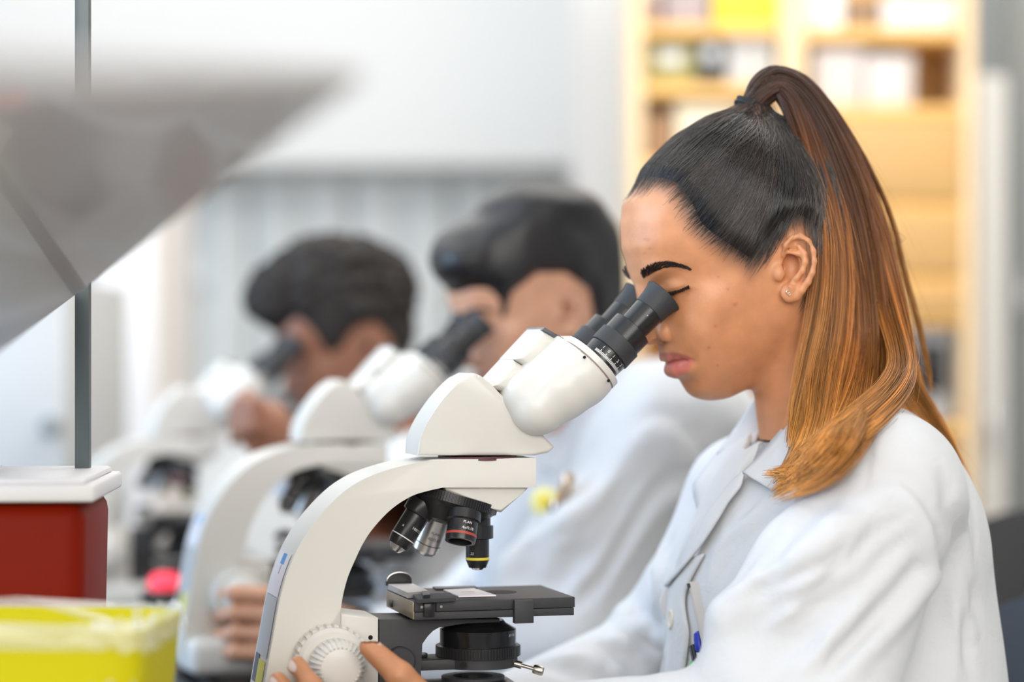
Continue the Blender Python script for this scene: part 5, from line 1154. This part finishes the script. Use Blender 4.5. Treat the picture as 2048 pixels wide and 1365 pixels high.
# ------------------------------------------------------------------ the two men
HG2 = build_head(.0022); HV2, HQ2 = HG2.mesh(smooth=1)
def man_hair(poly_px, thick, bumps, rough=0.0):
    poly = [tuple(WF.p(x, y, -(20 + 50 * smst(x, 1262, 1400)) / 1000)[[0, 2]]) for x, y in poly_px]
    g = Sculpt(HG2.lo - .03, HG2.lo + HG2.h * (HG2.n - 1) + .03, HG2.h); X, Y, Z = np.meshgrid(*g.ax, indexing='ij'); base = HG2.sample(np.stack([X.ravel(), Y.ravel(), Z.ravel()], 1)).reshape(X.shape)
    out = np.maximum(np.maximum(HG2.lo[0] - X, X - HG2.lo[0] - .24), np.maximum(np.abs(Y) - .09, np.maximum(HG2.lo[2] - Z, Z - 1.348))); base = np.where(out > 0, np.maximum(base, out + .02), base)
    sd = poly_sd(poly, g.ax[0][:, None], g.ax[2][None, :]); t = -.004 + (thick + .004) * smst(sd, -.002, .022); up = smst(Z, 1.20, 1.30)
    g.F = (base - t[:, None, :] * (.6 + .4 * up)).astype(np.float32)
    for c, r in bumps: g.ell(WF.p(c[0], c[1], -c[2] / 1000), r, k=.02)
    if rough:
        rr = np.random.default_rng(5)
        V, Q = g.mesh(smooth=0); idx = rr.choice(len(V), 900)
        for i in idx:
            if V[i][2] > 1.24: g.ell(V[i], rr.uniform(.006, .011), k=.004)
    return g.mesh(smooth=1)
M_BROWTUBE = mat('dark_brow', (.02, .014, .011), .8)
def man(fr, sc, dz, skin, lip, label, hair, hair_mat_, hand=None, coat=None, up=None):
    uv, uq = up if up is not None else UPP
    o = fr.empty('person', label=label, cat='person', group='people in lab coats at microscopes'); o.scale = (sc,) * 3
    parts = [(HV2, HQ2, skin_colors(HV2, skin, lip, False)), (fv, fq, np.tile(skin, (len(fv), 1))), (uv, uq, np.tile(skin, (len(uv), 1)))]
    if hand is not None: parts.append((hand[0], hand[1], np.tile(skin, (len(hand[0]), 1))))
    joined('body', parts, M_SKIN, o); c = dress(o, coat, LIMBS, M_COAT); link('hair', npmesh('hair', *hair), hair_mat_, o)
    for s in (1, -1):
        for nm, ln, r0 in (('eyebrow', [(1285,553),(1316,534),(1338,529),(1358,530),(1378,535)], .0026), ('lash_line', [(1334,586),(1357,580.5),(1380,570.5)], .0013)):
            C = snap(HG, rc(np.array(ln), 5)); C[:, 1] *= s; MB().tube([tuple(p) for p in C], [.0004] + [r0] * (len(C) - 2) + [.0004], 6).build(nm, M_BROWTUBE, o)
    ruled('collar', [(1612,796,66),(1594,822,62),(1556,880,52),(1496,957,40)], [(1720,850,110),(1690,880,108),(1640,930,98),(1550,987,74)], M_COAT, c, bulge=.010, th=.003)
    return o
COAT2 = build_coat(.006, False).mesh(smooth=2)
F2 = Fr(1048, 2.80, R(15.5)); F2.o.z = .0
F3 = Fr(672, 3.36, R(15.5)); F3.o.z = -.0
# hands of the men, in the frame their bodies are modelled in
def side_hand(center, fingers, thumb, palm, wrist, h=.0025):
    pts = np.array([p for f in fingers for p in f] + list(thumb) + [palm, wrist]); g = Sculpt(pts.min(0) - .04, pts.max(0) + .04, h)
    for f in fingers: g.chain(f, [.0108, .0098, .0090, .0078][:len(f)], k=.003)
    g.chain(thumb, [.015, .0115, .0095], k=.004); g.ell(palm, (.036, .024, .042), k=.012); g.cone(palm, wrist, .030, .030, k=.012); return g.mesh(smooth=1)
def in_frame(fr, sc, px, py, d):
    """a world point given by picture position and depth, in a (scaled) standing frame"""
    p = P(px, py, d) - fr.o; return np.array((p.x * fr.c + p.y * fr.s, -p.x * fr.s + p.y * fr.c, p.z)) / sc
S2, S3 = .975, .935
q2 = lambda x, y, d=2.56: in_frame(F2, S2, x, y, d)
fing2 = [[q2(585, y + 14, 2.60), q2(530, y + 4, 2.545), q2(470, y, 2.545), q2(436, y + 6, 2.58)] for y in (1188, 1226, 1266, 1304)]
HAND2 = side_hand(None, fing2, [q2(590, 1190, 2.62), q2(548, 1168, 2.66), q2(512, 1150, 2.68)], q2(612, 1250, 2.60), q2(700, 1275, 2.60))
q3 = lambda x, y, d=3.02: in_frame(F3, S3, x, y, d)
fing3 = [[q3(540, 850 + 8 * i, 3.04), q3(508, 806 + 16 * i, 3.00), q3(482, 800 + 20 * i, 3.02), q3(468, 816 + 22 * i, 3.06)] for i in range(4)]
HAND3 = side_hand(None, fing3, [q3(545, 868, 3.06), q3(515, 818, 3.09), q3(492, 790, 3.10)], q3(535, 862, 3.04), q3(590, 930, 3.06))
WR_SAVE = WR_N.copy(), ELB_N.copy()
WR_N = q3(590, 945, 3.07); ELB_N = q3(760, 1050, 3.0)
COAT3 = build_coat(.006, False).mesh(smooth=2); UP3 = upper(build_limbs().mesh(smooth=2))
M_BLACKHAIR = mat('black_short_hair', (.010, .009, .010), .38, bump=.5, scale=260)
M_CURLS = mat('dark_curls', (.016, .011, .009), .7, bump=.8, scale=160)
H2 = man_hair([(1215,480),(1235,470),(1290,474),(1370,484),(1398,510),(1404,566),(1430,560),(1440,490),(1500,440),(1570,440),(1630,480),(1650,560),(1668,600),(1720,612),(1790,560),(1790,200),(1500,80),(1200,200),(1170,430)], .020,
    [((1276,402,20), (.030, .055, .028)), ((1330,360,0), (.05, .06, .03)), ((1500,262,20), (.07, .065, .03))])
H3 = man_hair([(1215,440),(1250,432),(1330,430),(1390,470),(1420,520),(1450,560),(1500,540),(1540,470),(1600,450),(1650,500),(1660,590),(1720,600),(1790,500),(1790,200),(1500,80),(1200,200)], .012,
    [((1300,330,0), (.055, .062, .045)), ((1400,270,0), (.06, .07, .05)), ((1500,255,0), (.06, .07, .04)), ((1250,385,0), (.038, .055, .034)), ((1590,310,0), (.05, .06, .04))], rough=1)
v_, q_ = COAT2; v_ = v_.copy(); k_ = smst(v_[:, 2], .62, .95)
v_[:, 0] += .075 * k_ * smst(v_[:, 0], .02, .16); v_[:, 2] += .062 * k_ * smst(v_[:, 0], .0, .10); COAT2 = (v_, q_)      # a broader back than hers
MAN2 = man(F2, S2, 0, (.60, .31, .19), (.45, .16, .13), 'person with straight black hair in a white lab coat, in the middle of the row', H2, M_BLACKHAIR, HAND2, COAT2)
MAN3 = man(F3, S3, 0, (.30, .125, .07), (.28, .09, .07), 'person with tall dark curly hair in a white lab coat, farthest along the row', H3, M_CURLS, HAND3, COAT3, UP3)
# pens and a pin in the second man's pocket
def pocket_thing(name, label, px, py, d, mt, shape):
    e = bpy.data.objects.new(name, None); S.collection.objects.link(e); e.location = P(px, py, d); tag(e, label, name.split('_')[-1], 'things clipped to the middle lab coat')
    for i, (nm, mb, m2) in enumerate(shape): mb.build(nm, m2, e)
dp = 2.60
pocket_thing('yellow_badge', 'round pale yellow badge clipped to the pocket of the middle person', 1090, 1004, dp, None, [('face', MB().lathe([(0, .016), (.004, .016), (.006, .013), (.006, 0)], (0, 0, 0), (-.3, -1, .1), 24), mat('pale_yellow', (.82, .76, .34), .5)), ('centre', MB().lathe([(.006, .007), (.009, .006), (.009, 0)], (0, 0, 0), (-.3, -1, .1), 16), mat('bright_yellow', (.85, .68, .06), .5))])
pocket_thing('blue_pen', 'short blue pen head below the yellow badge', 1106, 1022, dp - .005, None, [('cap', MB().lathe([(0, .005), (.003, .008), (.018, .008), (.02, .005)], (0, 0, -.01), (.2, 0, 1), 16), mat('navy_plastic', (.01, .035, .22), .4)), ('clip', MB().box((-.002, -.010, -.01), (.002, -.008, .012), .0005), M_CHROME)])
pocket_thing('brown_pen', 'slanting brown pen beside the yellow badge', 1128, 985, dp - .005, None, [('barrel', MB().lathe([(0, .004), (.004, .0065), (.040, .0065), (.045, .003)], (-.008, 0, -.022), (.35, 0, 1), 16), mat('amber_plastic', (.42, .24, .10), .4)), ('clip', MB().box((-.001, -.009, -.01), (.003, -.007, .02), .0005), M_CHROME)])
# ------------------------------------------------------------------ chairs in view and under the people
CH = make_chair('lab_chair', P(2118, 0, 2.25).x, 2.25, R(62), 'navy moulded chair at the right edge behind the ponytailed woman', (.020, .032, .055))
make_chair('lab_chair', P(2080, 0, 2.95).x, 2.95, R(70), 'black moulded chair behind the navy one at the right edge', (.010, .011, .013))
CH.scale = (1, 1, .965)
